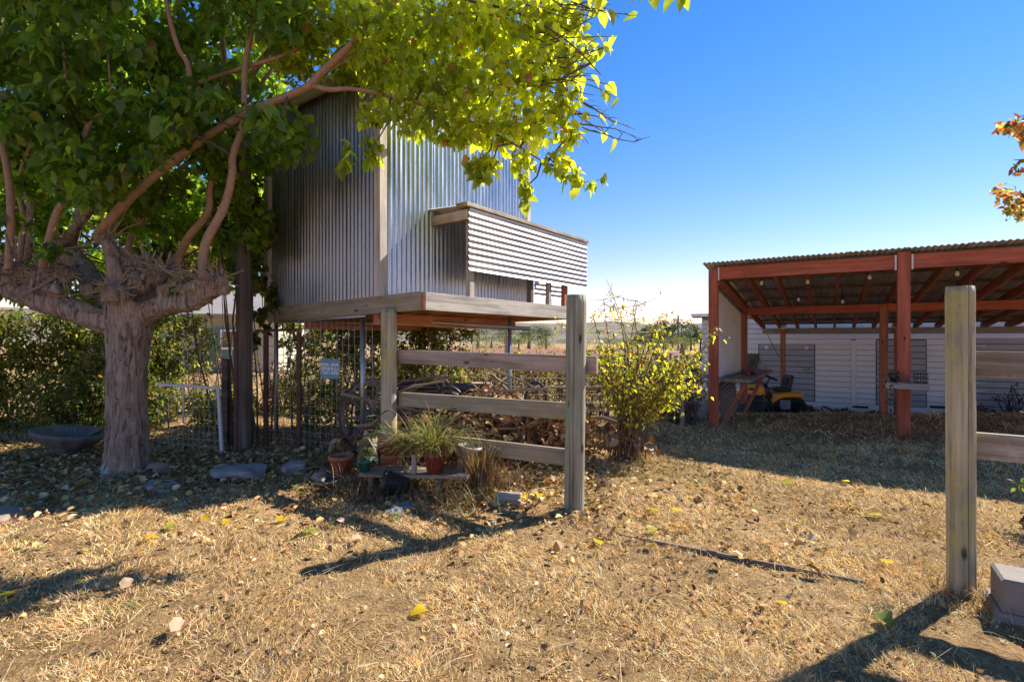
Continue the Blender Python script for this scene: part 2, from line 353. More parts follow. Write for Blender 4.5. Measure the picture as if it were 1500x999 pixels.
# ------------------------------------------------------------------ ground and hills
def axis_pts(lo, flo, fhi, hi, step):
    a = list(np.arange(flo, fhi+1e-6, step)); q = step; x = fhi
    while x < hi: q *= 1.16; x += q; a.append(x)
    q = step; x = flo; pre = []
    while x > lo: q *= 1.16; x -= q; pre.append(x)
    return np.array(pre[::-1]+a)
gx = axis_pts(-1500, -7, 9, 1500, .075); gy = axis_pts(-60, 1.0, 11, 2500, .075)
X, Y = np.meshgrid(gx, gy); Z = gz(X, Y)
near = np.exp(-np.maximum(0, np.abs(X-1)-9)/3)*np.exp(-np.maximum(0, Y-12)/3)
Z = Z+near*rng.normal(0, .006, Z.shape)
Z[:, :] += near*np.array([[mnoise.noise(Vector((x*2.2, y*2.2, 3)))*.022+mnoise.noise(Vector((x*6, y*6, 1)))*.010 if -9 < x < 12 and 0 < y < 15 else 0 for x in gx] for y in gy])
nx, ny = len(gx), len(gy); idx = np.arange(nx*ny).reshape(ny, nx)
Fq = np.stack([idx[:-1, :-1], idx[:-1, 1:], idx[1:, 1:], idx[1:, :-1]], -1).reshape(-1, 4)
g = obj('ground', mesh(np.stack([X, Y, Z], -1).reshape(-1, 3), Fq, M_ground, True))
tag(g, 'dry straw coloured ground of the yard', None, kind='structure')
hx = np.linspace(-1400, 1400, 120); hy = np.linspace(260, 1500, 40); HX, HYY = np.meshgrid(hx, hy)
prof = 8+30*sst(60, -420, HX)+5*np.sin(HX/90)+4*np.sin(HX/41+1)+30*sst(700, 1400, HYY)
HZ = -4+prof*sst(260, 620, HYY)*(1+.12*np.sin(HX/60+HYY/80))
idx = np.arange(HX.size).reshape(HX.shape)
tag(obj('hills', mesh(np.stack([HX, HYY, HZ], -1).reshape(-1, 3), np.stack([idx[:-1, :-1], idx[:-1, 1:], idx[1:, 1:], idx[1:, :-1]], -1).reshape(-1, 4), M_hill, True)), 'low golden brown hills on the horizon', None, kind='structure')
# ------------------------------------------------------------------ corrugated sheet
def corr_mesh(w, h, mat, pitch=.068, amp=.0085, per=8, rows=1, th=.0012):
    n = max(2, int(round(w/pitch*per))); V = []; F = []
    for s in (1, -1):
        for j in range(rows+1):
            for i in range(n+1):
                x = w*i/n; V.append((x, s*th+amp*math.cos(2*math.pi*x/pitch), h*j/rows))
    m = (n+1)*(rows+1)
    for j in range(rows):
        for i in range(n):
            a = j*(n+1)+i; F.append((a, a+n+1, a+n+2, a+1)); F.append((m+a, m+a+1, m+a+n+2, m+a+n+1))
    return mesh(V, F, mat, True)
def sheet(name, o, x, z, w, h, mat, parent, **k):
    return obj(name, corr_mesh(w, h, mat, **k), frame(o, x, z), parent)
# ------------------------------------------------------------------ chicken coop on stilts
C0 = Vector((-.90, 5.0, 0)); A = Vector((-.80, .60, 0)).normalized(); B = Vector((.60, .80, 0)).normalized()
def cp(a, b, z): return C0+A*a+B*b+Vector((0, 0, z-.022*a-.004*b))
coop = thing('chicken_coop', 'tall galvanised corrugated coop raised on a timber platform and pipe legs', 'coop', C0)
ZT = 1.855; PA, PB = 3.0, 2.92
beam('fascia', cp(0, .02, ZT-.093), cp(PA, .02, ZT-.093), .04, .186, M_board2, coop)
beam('fascia', cp(.0, .042, ZT-.095), cp(.0, PB, ZT-.095), .04, .18, M_grey, coop)
beam('fascia', cp(PA, .05, ZT-.095), cp(PA, PB, ZT-.095), .04, .18, M_joist, coop)
beam('fascia', cp(.03, PB, ZT-.095), cp(PA-.03, PB, ZT-.095), .04, .18, M_joist, coop)
box('end_grain', (.042, .004, .175), frame(cp(-.021, -.001, ZT-.094), A, (0, 0, 1)), M_redd, coop, bev=0)
for i in range(6): beam('joist', cp(.035, .42+.42*i, ZT-.105), cp(PA-.035, .42+.42*i, ZT-.105), .038, .14, M_joist, coop)
for a in (.78, 2.15): beam('girder', cp(a, .06, ZT-.24), cp(a, PB-.35, ZT-.24), .09, .13, M_joist, coop)
for i in range(10):
    a0 = .004+i*(PA-.01)/10; beam('deck_board', cp(a0+.148, .025, ZT-.014), cp(a0+.148, PB-.03, ZT-.014), .288, .026, M_deck, coop)
HA, HB, HZ1 = .594, 2.70, 4.30; HA2 = 2.92
def wallsheets(a0, b0, dirv, length, out, mat, n):
    ww = length/n
    for i in range(n):
        p = C0+A*a0+B*b0+dirv*(ww*i-.015)+out*(.003*(i % 2))
        z0 = 1.855-.022*(a0+(ww*i if dirv is A or dirv == A else 0))-.01
        sheet('wall_sheet', Vector((p.x, p.y, z0)), dirv, (0, 0, 1), ww+.03, HZ1-z0, mat, coop)
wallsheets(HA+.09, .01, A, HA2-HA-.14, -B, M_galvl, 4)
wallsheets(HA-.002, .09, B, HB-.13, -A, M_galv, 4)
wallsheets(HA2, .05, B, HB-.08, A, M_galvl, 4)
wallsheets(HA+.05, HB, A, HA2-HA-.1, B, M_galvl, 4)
for a, b, w1, w2 in ((HA+.03, .0, .10, .10), (HA+.02, HB-.02, .09, .09), (HA2, 0.0, .11, .11), (HA2-.02, HB-.02, .09, .09)):
    p = cp(a, b, ZT); beam('corner_post', Vector((p.x, p.y, p.z-.012)), Vector((p.x, p.y, HZ1)), w1, w2, M_corner, coop, up=B)
for i in range(4):
    sheet('roof_sheet', C0+A*(HA-.18+i*.66)+B*(-.16)+Vector((0, 0, HZ1+.03+.004*(i % 2))), A, B, .69, HB+.34, M_roofm, coop)
beam('roof_edge', C0+A*(HA-.16)+B*-.1+Vector((0, 0, HZ1-.03)), C0+A*(HA2+.1)+B*-.1+Vector((0, 0, HZ1-.03)), .04, .09, M_grey, coop)
# hanging nest box front
NB0, NB1, NZ0, NZ1 = .70, 3.38, 2.135, 2.82
# corrugation runs sideways: build with the ridges along B
nbp = obj('nest_box_front', corr_mesh(NZ1-NZ0, NB1-NB0, M_galvb), frame(C0+A*-.012+B*NB0+Vector((0, 0, NZ0)), (0, 0, 1), B), coop)
beam('nest_box_lid', C0+A*.05+B*(NB0-.06)+Vector((0, 0, NZ1+.035)), C0+A*.05+B*(NB1+.03)+Vector((0, 0, NZ1+.035)), .17, .045, M_board3, coop)
sheet('nest_box_roof', C0+A*.13+B*(NB0-.03)+Vector((0, 0, NZ1+.045)), B, A+Vector((0, 0, .06)), NB1-NB0, HA-.11, M_roofm, coop)
beam('nest_box_arm', C0+A*.0+B*NB0+Vector((0, 0, NZ1-.065)), C0+A*(HA-.015)+B*(NB0+.02)+Vector((0, 0, NZ1-.065)), .04, .11, M_board3, coop)
beam('nest_box_arm', C0+A*.02+B*(NB1-.04)+Vector((0, 0, NZ1-.065)), C0+A*(HA-.015)+B*(NB1-.04)+Vector((0, 0, NZ1-.065)), .04, .11, M_board3, coop)
for b, m, w in ((.80, M_grey, .085), (1.98, M_dark, .07), (2.42, M_grey, .07), (2.84, M_redd, .09)):
    beam('nest_box_post', cp(.06, b, ZT-.005), C0+A*.06+B*b+Vector((0, 0, NZ1)), .06, w, m, coop, up=B)
obj('nest_box_back', corr_mesh(.42, .75, M_galvb), frame(C0+A*.5+B*2.72+Vector((0, 0, 2.0)), (0, 0, 1), B), coop)
# sloping pipe braces and legs
def grd(p): return Vector((p.x, p.y, float(gz(p.x, p.y))-.03))
for a, b in ((2.94, .10), (1.13, .15), (.30, 1.85), (2.9, 2.8)):
    p = cp(a, b, ZT-.17); rod('pipe_leg', grd(p), p, .026, M_pipe, coop, 14)
rod('pipe_brace', cp(2.2, .02, ZT-.205), cp(.3, 2.3, ZT-.33), .02, M_pipe, coop)
rod('pipe_brace', cp(1.1, .3, ZT-.215), cp(.05, 2.0, ZT-.33), .02, M_pipe, coop)
rod('pipe_brace', cp(2.75, .0, ZT-.20), cp(.9, .03, ZT-.20), .018, M_pipe, coop)
# ------------------------------------------------------------------ post and board fences
def roundpost(name, base, h, r, mat, parent, crack=None, lean=(0, 0), seg=56, rows=26):
    ph = random.random()*9
    pts = [Vector((h*i/rows, 0, 0)) for i in range(rows+1)]
    def wob(a, t):
        q = 1+.035*mnoise.noise(Vector((math.cos(a)*1.2, math.sin(a)*1.2, t*3+ph)))+.012*mnoise.noise(Vector((math.cos(a)*9, math.sin(a)*9, t*2+ph)))
        if crack is not None:
            for c0, dp, wd_ in crack:
                da = (a-c0-.12*mnoise.noise(Vector((t*2.5, ph, 0)))+math.pi) % (2*math.pi)-math.pi; q -= dp*math.exp(-(da/wd_)**2)
        return q
    rad = [r*(1.04 if i == 0 else (.93 if i == rows else 1)) for i in range(rows+1)]
    V, F = tube(pts, rad, seg, True, 0, wob)
    ax = Vector((lean[0], lean[1], 1)).normalized()
    me = mesh(V, F, mat); 
    for p in me.polygons: p.use_smooth = len(p.vertices) == 4
    return obj(name, me, frame(base, ax, (0, -1, 0)), parent)
F0 = Vector((-1.275, 5.23, -.05)); F1 = Vector((.50, 4.08, -.05)); FD = (F1-F0).normalized(); FN = Vector((-FD.y, FD.x, 0))   # FN points away from the camera
fence = thing('board_fence', 'short three board fence between round posts below the coop', 'fence', (-.4, 4.6, 0))
roundpost('post', F0, 1.74, .083, M_post, fence, [(2.0, .10, .05)])
roundpost('post', F1, 1.79, .081, M_postg, fence, [(4.4, .2, .03), (5.3, .12, .03), (1.1, .08, .04)], lean=(.012, 0), seg=140)
o0 = FN*.10
def bo(t, z): q = F0+FD*t+FN*.1; return Vector((q.x, q.y, z))
LF = (F1-F0).length
beam('board', bo(.0, 1.20), bo(LF+.16, 1.175), .042, .142, M_board, fence)
beam('board', bo(.06, .755), bo(LF+.05, .785), .042, .142, M_board2, fence)
beam('board', bo(.55, .37), bo(LF+.04, .40), .042, .140, M_board2, fence)
G0 = Vector((2.49, 2.80, -.06)); GD = FD.copy(); GN = FN.copy()
fence2 = thing('board_fence', 'thick round gate post with cracked yellowed face and two grey boards', 'fence', (G0.x, G0.y, 0))
roundpost('post', G0, 1.74, .064, M_post, fence2, [(4.55, .32, .035), (3.3, .10, .03), (5.15, .07, .02), (.5, .1, .05)], lean=(-.004, 0), seg=180, rows=40)
for z0, z1 in ((1.25, 1.245), (.795, .79)):
    q0 = G0+GD*-.02+GN*.09; q1 = G0+GD*2.45+GN*.09
    beam('board', (q0.x, q0.y, z0), (q1.x, q1.y, z1), .044, .145, M_board3, fence2)
q1 = G0+GD*2.35; roundpost('post', Vector((q1.x, q1.y, -.06)), 1.7, .08, M_post, fence2, [(2, .1, .05)])
# ------------------------------------------------------------------ pole shed
S0 = Vector((3.28, 8.22, 0)); U = Vector((.846, -.533, 0)).normalized(); Vv = Vector((.533, .846, 0)).normalized()
ZF, SL = 2.46, .79/7.36
def sp(a, v, z=0): return S0+U*a+Vv*v+Vector((0, 0, z))
def rz(v): return ZF-SL*v      # underside of rafters line
shed = thing('pole_shed', 'open red stained timber shed with corrugated metal lean-to roof', 'shed', (S0.x, S0.y, 0))
LEN = 7.5
def spost(a, v, w, top, mat):
    p = sp(a, v); z = float(gz(p.x, p.y))-.05
    return beam('post', (p.x, p.y, z), (p.x, p.y, top), w, w, mat, shed, up=Vv)
spost(0, 0, .135, ZF+.02, M_red); 
for a in (2.455, 4.91, 7.36): spost(a, 0, .14, ZF+.10, M_red)
spost(.02, 3.24, .135, rz(3.24)+.06, M_redd)
for a in (2.47, 4.92, 7.37): spost(a, 3.24, .13, rz(3.24)-.10, M_redd)
for a in (.515, 3.0, 5.45): 
    spost(a, 6.9, .12, rz(6.9)-.09, M_redd)
    box('post_bracket', (.16, .16, .13), frame(sp(a, 6.9, rz(6.9)-.03), U, (0, 0, 1)), M_bracket, shed, .006)
for a0, a1 in ((.08, 2.37), (2.54, 4.82), (4.99, 7.27)):
    beam('front_beam', sp(a0, 0, ZF-.035), sp(a1, 0, ZF-.035+.0), .085, .19, M_red, shed)
for a in (.085, 2.365, 2.545, 4.82, 4.995):
    box('beam_hanger', (.022, .115, .205), frame(sp(a, -.0, ZF-.04), U, (0, 0, 1)), M_bracket, shed, .002)
beam('middle_beam', sp(.1, 3.24, rz(3.24)-.155), sp(LEN, 3.24, rz(3.24)-.155), .08, .16, M_red, shed)
beam('rear_beam', sp(.0, 7.0, rz(7.0)-.135), sp(LEN, 7.0, rz(7.0)-.135), .06, .14, M_gtrim, shed)
sd = (Vv*7.36+Vector((0, 0, -.79))).normalized()
for i in range(18):
    a = .42*i+.02
    beam('rafter', sp(a, .045, rz(.045)-.01), sp(a, 7.36, rz(7.36)-.01), .05, .15, M_redd if i else M_red, shed)
    if a > LEN: break
for v in (.12, 1.15, 2.2, 3.24, 4.3, 5.4, 6.5, 7.2): beam('purlin', sp(-.05, v, rz(v)+.085), sp(LEN, v, rz(v)+.085), .085, .038, M_bench, shed)
for i in range(12):
    p = sp(-.14+.65*i, -.16, rz(-.16)+.119+.003*(i % 2)); sheet('roof_sheet', p, U, sd, .68, 7.62, M_roofm, shed, per=8)
# side cladding: white ribbed panel
def ribbed(w, h0, h1, mat):
    V = []; F = []; n = int(w/.0625)
    for s in (.004, -.004):
        for i in range(n+1):
            x = w*i/n; y = s+(.012 if i % 4 == 0 else 0); V += [(x, y, 0), (x, y, h0+(h1-h0)*x/w)]
    m = 2*(n+1)
    for i in range(n): a = 2*i; F += [(a, a+2, a+3, a+1), (m+a, m+a+1, m+a+3, m+a+2)]
    return mesh(V, F, mat)
p = sp(-.03, .085); obj('side_panel', ribbed(3.10, rz(0)-.12-.42, rz(3.1)-.12-.42, M_panel), frame((p.x, p.y, .42), Vv, (0, 0, 1)), shed)
beam('side_rail', sp(.06, .08, rz(0)-.14), sp(.06, 3.18, rz(3.2)-.14), .05, .14, M_redd, shed)
# lower loose corrugated sheet leaning on the side, work shelf
p = sp(.10, .15); tag(obj('corrugated_sheet', corr_mesh(.62, 1.75, M_galvl, pitch=.075), frame((p.x, p.y, float(gz(p.x, p.y))-.02), Vector((-.10, 0, 1)).normalized(), Vv)), 'dull corrugated sheet standing sideways below the white shed panel', 'metal sheet')
ws = thing('work_shelf', 'rough wooden work shelf on angled red legs along the shed side', 'shelf', sp(.3, 1.6))
beam('shelf_board', sp(.31, .1, .70), sp(.31, 3.75, .66), .44, .055, M_bench, ws)
for v in (.30, 2.75):
    p = sp(.08, v-.05); beam('leg', sp(.46, v, .68), (p.x, p.y, float(gz(p.x, p.y))-.03), .06, .13, M_redd, ws, up=Vv)
def simple(name, mb, mat, label, cat, M=I4, group=None, smooth=False):
    o = mb.build(name, mat, None, M, smooth); return tag(o, label, cat, group)
# items lying on the shelf
q = sp(.33, 1.35, .73)
mb = MB(); 
for k in range(7): 
    c = Vector((random.uniform(-.22, .22), random.uniform(-.1, .1), random.uniform(.0, .05))); mb.add(tube([c, c+Vector((random.uniform(-.2, .2), random.uniform(-.1, .1), random.uniform(.0, .08)))], [.03, .022], 7))
simple('rag_bundle', mb, M_redpot, 'faded pinkish bundle of rags lying on the work shelf', 'rags', frame(q, Vv, (0, 0, 1)), smooth=True)
bk = thing('wooden_block', 'dark upright wooden block with a leaning stick on the work shelf', 'block', sp(.3, 2.3, .70)); 
box('block', (.09, .07, .26), frame(sp(.3, 2.3, .82), Vv, (0, 0, 1)), M_dark, bk); beam('stick', sp(.3, 2.36, .71), sp(.3, 2.55, .93), .03, .05, M_redd, bk)
mb = MB().add(lathe([(.045, 0), (.05, .02), (.05, .13), (.02, .17), (.02, .2)], 14)); simple('small_jar', mb, M_bucket, 'small pale jar at the far end of the work shelf', 'jar', Matrix.Translation(sp(.33, 3.45, .695)), smooth=True)
# shelf on the middle post with a trailing potted plant
mp = sp(2.455, 0)
sh = thing('post_shelf', 'small weathered plank shelf fixed across the red middle post', 'shelf', (mp.x, mp.y, .7))
box('plank', (.46, .25, .045), frame(mp+Vv*-.205+Vector((0, 0, .775)), U, (0, 0, 1)), M_board3, sh)
box('lip', (.46, .02, .075), frame(mp+Vv*-.34+Vector((0, 0, .755)), U, (0, 0, 1)), M_grey, sh)
tp = thing('trailing_plant', 'small dark potted plant trailing dry vines off the post shelf', 'plant', mp+U*-.12+Vv*-.2+Vector((0, 0, .797)))
MB().add(lathe([(.05, 0), (.065, .1), (.07, .12), (.06, .12), (.055, .1)], 16)).build('pot', M_blk, tp, smooth=True)
P = []
for k in range(9):
    x0 = rng.normal(0, .08); ln = random.uniform(.12, .75)
    for s in np.linspace(0, 1, int(14*ln)+4): P.append((x0-.10*min(1, 3*s)+rng.normal(0, .02), -.03-.12*min(1, 3*s)+rng.normal(0, .02), .15+.08*math.sin(s*3)-ln*s*1.1))
P = np.array(P)+np.array(W[tp].translation); foliage('foliage', tp, P, rng.uniform(.03, .06, len(P)), palette(len(P), [(.05, .055, .03), (.12, .10, .06), (.2, .16, .1)], [3, 2, 1]), OVAL, M_leaf2)
bsk = thing('wire_basket', 'black wire basket standing on the post shelf', 'basket', mp+U*.16+Vv*-.2+Vector((0, 0, .797)))
mb = MB()
for z in (.01, .06, .12): mb.add(tube([(.075*math.cos(t), .075*math.sin(t), z) for t in np.linspace(0, 6.283, 17)], .004, 5))
for t in np.linspace(0, 6.283, 15): mb.add(tube([(.075*math.cos(t), .075*math.sin(t), 0), (.075*math.cos(t), .075*math.sin(t), .13)], .0035, 5))
mb.build('wires', M_blk, bsk)
# round bulbs strung below the roof
for i, (a, v) in enumerate(((.45, .5), (1.1, .6), (1.9, .5), (.9, 2.2), (2.9, .55), (1.6, 2.6), (3.3, 1.8))):
    lt = thing('light_bulb', 'small white bulb hanging under the shed roof', 'bulb', sp(a+.2, v, rz(v)-.1), 'bulbs under the shed roof')
    MB().add(lathe([(.003, -.052), (.02, -.047), (.027, -.025), (.022, 0), (.014, .018), (.012, .02)], 12)).build('globe', M_bulb, lt, smooth=True)
    MB().add(lathe([(.013, .018), (.013, .05), (.005, .052), (.004, .165)], 10)).build('socket', M_blk, lt, smooth=True)
# ------------------------------------------------------------------ white barn
B0 = Vector((7.45, 14.9, 0)); BU = Vector((.88, -.475, 0)).normalized(); BN = Vector((BU.y, -BU.x, 0))     # BN faces the camera
if BN.y > 0: BN = -BN
def bt(px):
    k = (px-CXP)/FPX; return (k*B0.y-B0.x)/(BU.x-k*BU.y)
def bp(t, z, out=0): q = B0+BU*t+BN*out; return Vector((q.x, q.y, z))
def bz(px, py): q = B0+BU*bt(px); return CH-(py-HY)/FPX*q.y
barn = thing('barn', 'long low white barn with lapped horizontal siding behind the shed', 'barn', (B0.x, B0.y, -.7))
T0, T1, BZ0, BZ1 = -1.75, 11.0, -.85, 2.0
DOORS = [(bt(1112), bt(1193), bz(1193, 588), bz(1150, 504)), (bt(1284), bt(1356), bz(1300, 594), bz(1300, 498)), (bt(1427), bt(1427)+1.9, -.62, bz(1430, 495))]
core = MB()
th = .12
def slab(t0, t1, z0, z1, d0, d1):
    V = [bp(t, z, -d) for t in (t0, t1) for d in (d0, d1) for z in (z0, z1)]
    core.add((V, [(0, 1, 3, 2), (4, 6, 7, 5), (0, 4, 5, 1), (2, 3, 7, 6), (0, 2, 6, 4), (1, 5, 7, 3)]))
slab(T0, T1, BZ0, BZ1, .02, .14); slab(T0, T0+.12, BZ0, BZ1, .14, 6); slab(T1-.12, T1, BZ0, BZ1, .14, 6); slab(T0, T1, BZ0, BZ1+.5, 6, 6.12)
obj('wall_core', mesh(core.V, core.F, M_gtrim), I4, barn)  # dark grey core behind the plank gaps stands in for lap shadow lines
ch = .148; nrow = int((BZ1-(-.72))/ch)
trim = bt(1250)
for i in range(nrow+1):
    z = -.72+ch*i
    if z+ch > BZ1+.02: break
    segs = [(T0, T1)]
    cuts = [(d[0]-.02, d[1]+.02) for d in DOORS if z+ch*.6 > d[2] and z+ch*.4 < d[3]]+[(trim-.06, trim+.06)] if z < 1.25 else []
    for c0, c1 in cuts:
        ns = []
        for s0, s1 in segs:
            if c1 <= s0 or c0 >= s1: ns.append((s0, s1)); continue
            if c0 > s0: ns.append((s0, c0))
            if c1 < s1: ns.append((c1, s1))
        segs = ns
    for s0, s1 in segs:
        if s1-s0 < .03: continue
        d = bp(s1, z, 0)-bp(s0, z, 0); up = (Vector((0, 0, 1))-BN*.06)
        box('siding_plank', (s1-s0, .024, ch-.013), frame((bp(s0, z+ch/2, .004)+bp(s1, z+ch/2, .004))/2, d, up), M_white, barn, .002)
beam('trim_strip', bp(trim, -.72, .018), bp(trim, 1.25, .018), .11, .03, M_white, barn, up=BN)
beam('head_board', bp(bt(1096), 1.26, .03), bp(bt(1270), 1.26, .03), .03, .11, M_white, barn)
for k, (d0, d1, z0, z1) in enumerate(DOORS):
    dc = (bp(d0, (z0+z1)/2)+bp(d1, (z0+z1)/2))/2
    dr = obj('door', boxmesh(d1-d0, .03, z1-z0, M_dark, .004), frame(dc+BN*.005, BU, (0, 0, 1)), barn); dr['label'] = ['grey sliding plank door', 'narrow grey hinged plank door', 'wide grey hinged plank door'][k]
    n = int((z1-z0)/.15)
    for i in range(n):
        hh = (z1-z0)/n; box('plank', (d1-d0-.01, .018, hh-.02), frame(dc+BN*.028+Vector((0, 0, -(z1-z0)/2+hh*(i+.5))), BU, (0, 0, 1)), M_gdoor, dr, .003)
    if k == 0:
        for t in (d0+.2, d1-.2):
            MB().add(lathe([(.055, 0), (.06, .01), (.05, .035), (.02, .045)], 16)).build('roller', M_bulb, dr, frame(bp(t, z1-.10, .04), BU, BN), local=True)
            mb = MB().add(tube([(.06*math.cos(a), 0, .075*math.sin(a)) for a in np.linspace(math.pi*.9, math.pi*2.1, 12)], .012, 6)); mb.build('horseshoe', M_gtrim, dr, frame(bp(t if t > d0+.5 else d0+.1, (z0+z1)/2+.12, .05), BU, (0, 0, 1)), local=True)
    else:
        for f in (.06, .34, .44, .9): box('hinge', (.22, .012, .04), frame(bp(d0+.10, z0+(z1-z0)*f, .045), BU, (0, 0, 1)), M_hinge, dr, .003)
        box('latch', (.3, .02, .03), frame(bp(d1-.2, z0+(z1-z0)*.52, .048), BU, (0, 0, 1)), M_gtrim, dr, .003)
for px in (1260, 1375): box('vent', (.36, .03, .06), frame(bp(bt(px), bz(px, 596), .02), BU, (0, 0, 1)), M_blk, barn)
box('eave_board', (T1-T0+.5, .36, .05), frame(bp((T0+T1)/2, BZ1+.025, .12), BU, (0, 0, 1)), M_gtrim, barn)
V = [bp(t, z, o) for t in (T0-.28, T1+.28) for o, z in ((.35, BZ1+.055), (-6.3, BZ1+.62))]; V += [v+Vector((0, 0, .06)) for v in V]
obj('roof', mesh(V, [(0, 1, 3, 2), (4, 6, 7, 5), (0, 2, 6, 4), (1, 5, 7, 3), (0, 4, 5, 1), (2, 3, 7, 6)], M_roofm), I4, barn)
t = bt(1100); pb = bp(t, 0, .30); tag(beam('dark_board', (pb.x, pb.y, float(gz(pb.x, pb.y))-.02), bp(t, bz(1100, 518), .08), .40, .03, M_dark, None, up=BN), 'wide dark board leaning upright against the white barn', 'board')
cb0 = bp(bt(1121), bz(1121, 480), .5); cb1 = sp(.56, 6.83, .72)
V, F = tube([cb0.lerp(cb1, s)+Vector((0, 0, -.12*math.sin(math.pi*s))) for s in np.linspace(0, 1, 12)], .008, 5); tag(obj('cable', mesh(V, F, M_blk)), 'thin black cable slung from the roof to a rear shed post', 'cable')
# ------------------------------------------------------------------ riding mower
mc = at(1127, 600, 13.0); mc.z = float(gz(mc.x, mc.y))
hd = Vector((-.995, .10, 0)).normalized()
MW = frame(mc, hd, (0, 0, 1)); mower = thing('riding_mower', 'yellow and black riding mower parked under the shed', 'mower', M=MW)
def loft(sections, mat, name, parent, smooth=True):
    """sections: list of (x, halfwidth, z0, z1, round)"""
    V = []; F = []; K = 16
    for x, hw, z0, z1, rd in sections:
        for k in range(K):
            a = 2*math.pi*(k+.5)/K; cx, sx = math.cos(a), math.sin(a); e = rd
            yy = math.copysign(abs(cx)**e, cx)*hw; zz = (z0+z1)/2+math.copysign(abs(sx)**e, sx)*(z1-z0)/2; V.append((x, yy, zz))
    n = len(sections)
    for i in range(n-1):
        for k in range(K): k2 = (k+1) % K; F.append((i*K+k, i*K+k2, (i+1)*K+k2, (i+1)*K+k))
    F += [tuple(range(K))[::-1], tuple((n-1)*K+k for k in range(K))]
    return obj(name, mesh(V, F, mat, smooth), MW, parent)
hood = loft([(.18, .22, .36, .76, .5), (.3, .24, .34, .77, .4), (.55, .235, .33, .74, .4), (.72, .21, .34, .68, .45), (.79, .17, .38, .62, .5)], M_yel, 'hood', mower)
for s in (-1, 1):
    box('headlight', (.10, .02, .05), MW @ Matrix.Translation((.70, s*.205, .60)), M_glass, hood, .008); box('vent', (.22, .012, .06), MW @ Matrix.Translation((.48, s*.238, .66)), M_blk, hood, .004)
loft([(.02, .2, .36, .6, .5), (.12, .22, .36, .80, .5), (.2, .22, .36, .80, .5), (.24, .21, .36, .74, .5)], M_blk, 'dashboard', mower)
loft([(-.25, .2, .25, .40, .5), (.1, .22, .24, .40, .5), (.7, .2, .26, .40, .5)], M_blk, 'chassis', mower)
fend = loft([(-.72, .30, .47, .56, .4), (-.60, .43, .46, .60, .35), (-.25, .44, .46, .60, .35), (-.08, .42, .42, .55, .4), (.05, .40, .30, .40, .4), (.12, .36, .26, .33, .4)], M_yel, 'rear_fender', mower)
seat = loft([(-.45, .21, .60, .70, .5), (-.3, .23, .60, .71, .45), (-.08, .21, .61, .69, .5)], M_blk, 'seat', mower)
box('backrest', (.10, .44, .36), MW @ Matrix.Translation((-.44, 0, .84)) @ Matrix.Rotation(-.22, 4, 'Y'), M_blk, seat, .035)
box('cushion', (.012, .34, .24), MW @ Matrix.Translation((-.38, 0, .85)) @ Matrix.Rotation(-.22, 4, 'Y'), M_tyre, seat, .004)
MB().add(tube([(.10, 0, .74), (-.02, 0, .93)], .018, 8)).build('steering_column', M_blk, mower)
sw = Matrix.Translation((-.03, 0, .94)) @ Matrix.Rotation(-.45, 4, 'Y')
stw = MB().add(tube([(.175*math.cos(a), .175*math.sin(a), 0) for a in np.linspace(0, 6.2832, 25)], .016, 8, False))
for a in (0, 2.1, 4.2): stw.add(tube([(0, 0, -.01), (.17*math.cos(a), .17*math.sin(a), 0)], .012, 6))
stw.build('steering_wheel', M_blk, mower, sw, True)
def wheel(x, y, r, w):
    prof = [(.5*r, -w/2), (.85*r, -w/2), (r, -w*.32), (r, w*.32), (.85*r, w/2), (.5*r, w/2), (.5*r, -w/2)]
    wh = MB().add(lathe(prof, 26, lambda a, i: 1+(.03 if i in (2, 3) and int(a*13/3.1416) % 2 else 0))).build('wheel', M_tyre, mower, Matrix.Translation((x, y, r-.01)) @ Matrix.Rotation(R(90), 4, 'X'), True)
    MB().add(lathe([(.03, -.08*w), (.5*r, -w*.3), (.52*r, -w*.25), (.52*r, w*.25), (.5*r, w*.3), (.03, w*.08)], 20)).build('rim', M_gtrim, wh, W[wh], local=True)
for s in (-1, 1): wheel(-.47, s*.34, .25, .2); wheel(.55, s*.33, .185, .14)
loft([(-.18, .40, .10, .24, .4), (.0, .46, .09, .25, .4), (.3, .46, .09, .25, .4), (.42, .36, .1, .23, .4)], M_blk, 'cutting_deck', mower)
box('grass_chute', (.22, .14, .24), MW @ Matrix.Translation((-.20, .44, .30)), M_gtrim, mower, .02)
# tub, wheels and scraps in front of the mower
tb = at(1104, 606, 11.4); tb.z = float(gz(tb.x, tb.y))
tub = thing('black_tub', 'big black plastic tub with a rim standing near the mower', 'tub', tb)
MB().add(lathe([(.20, 0), (.235, .2), (.26, .34), (.285, .345), (.285, .37), (.25, .37), (.235, .30), (.19, .04)], 28, lambda a, i: 1+(.012*math.cos(a*14) if 0 < i < 3 else 0))).build('body', M_tub, tub, smooth=True)
MB().add(tube([(.285*math.cos(a), .285*math.sin(a), .37+.015*math.sin(5*a)) for a in np.linspace(0, 6.2832, 22)], .012, 6)).build('rim', M_tub, tub, smooth=True)
mb = MB()
for k in range(8): mb.add(tube([(random.uniform(-.2, .2), random.uniform(-.2, .2), .28), (random.uniform(-.26, .26), random.uniform(-.26, .26), .47), (random.uniform(-.3, .3), random.uniform(-.3, .3), .44)], .014, 6))
tag(mb.build('hose_coil', M_blk, None, Matrix.Translation(tb), True), 'loose black hose heaped inside the black tub', 'hose')
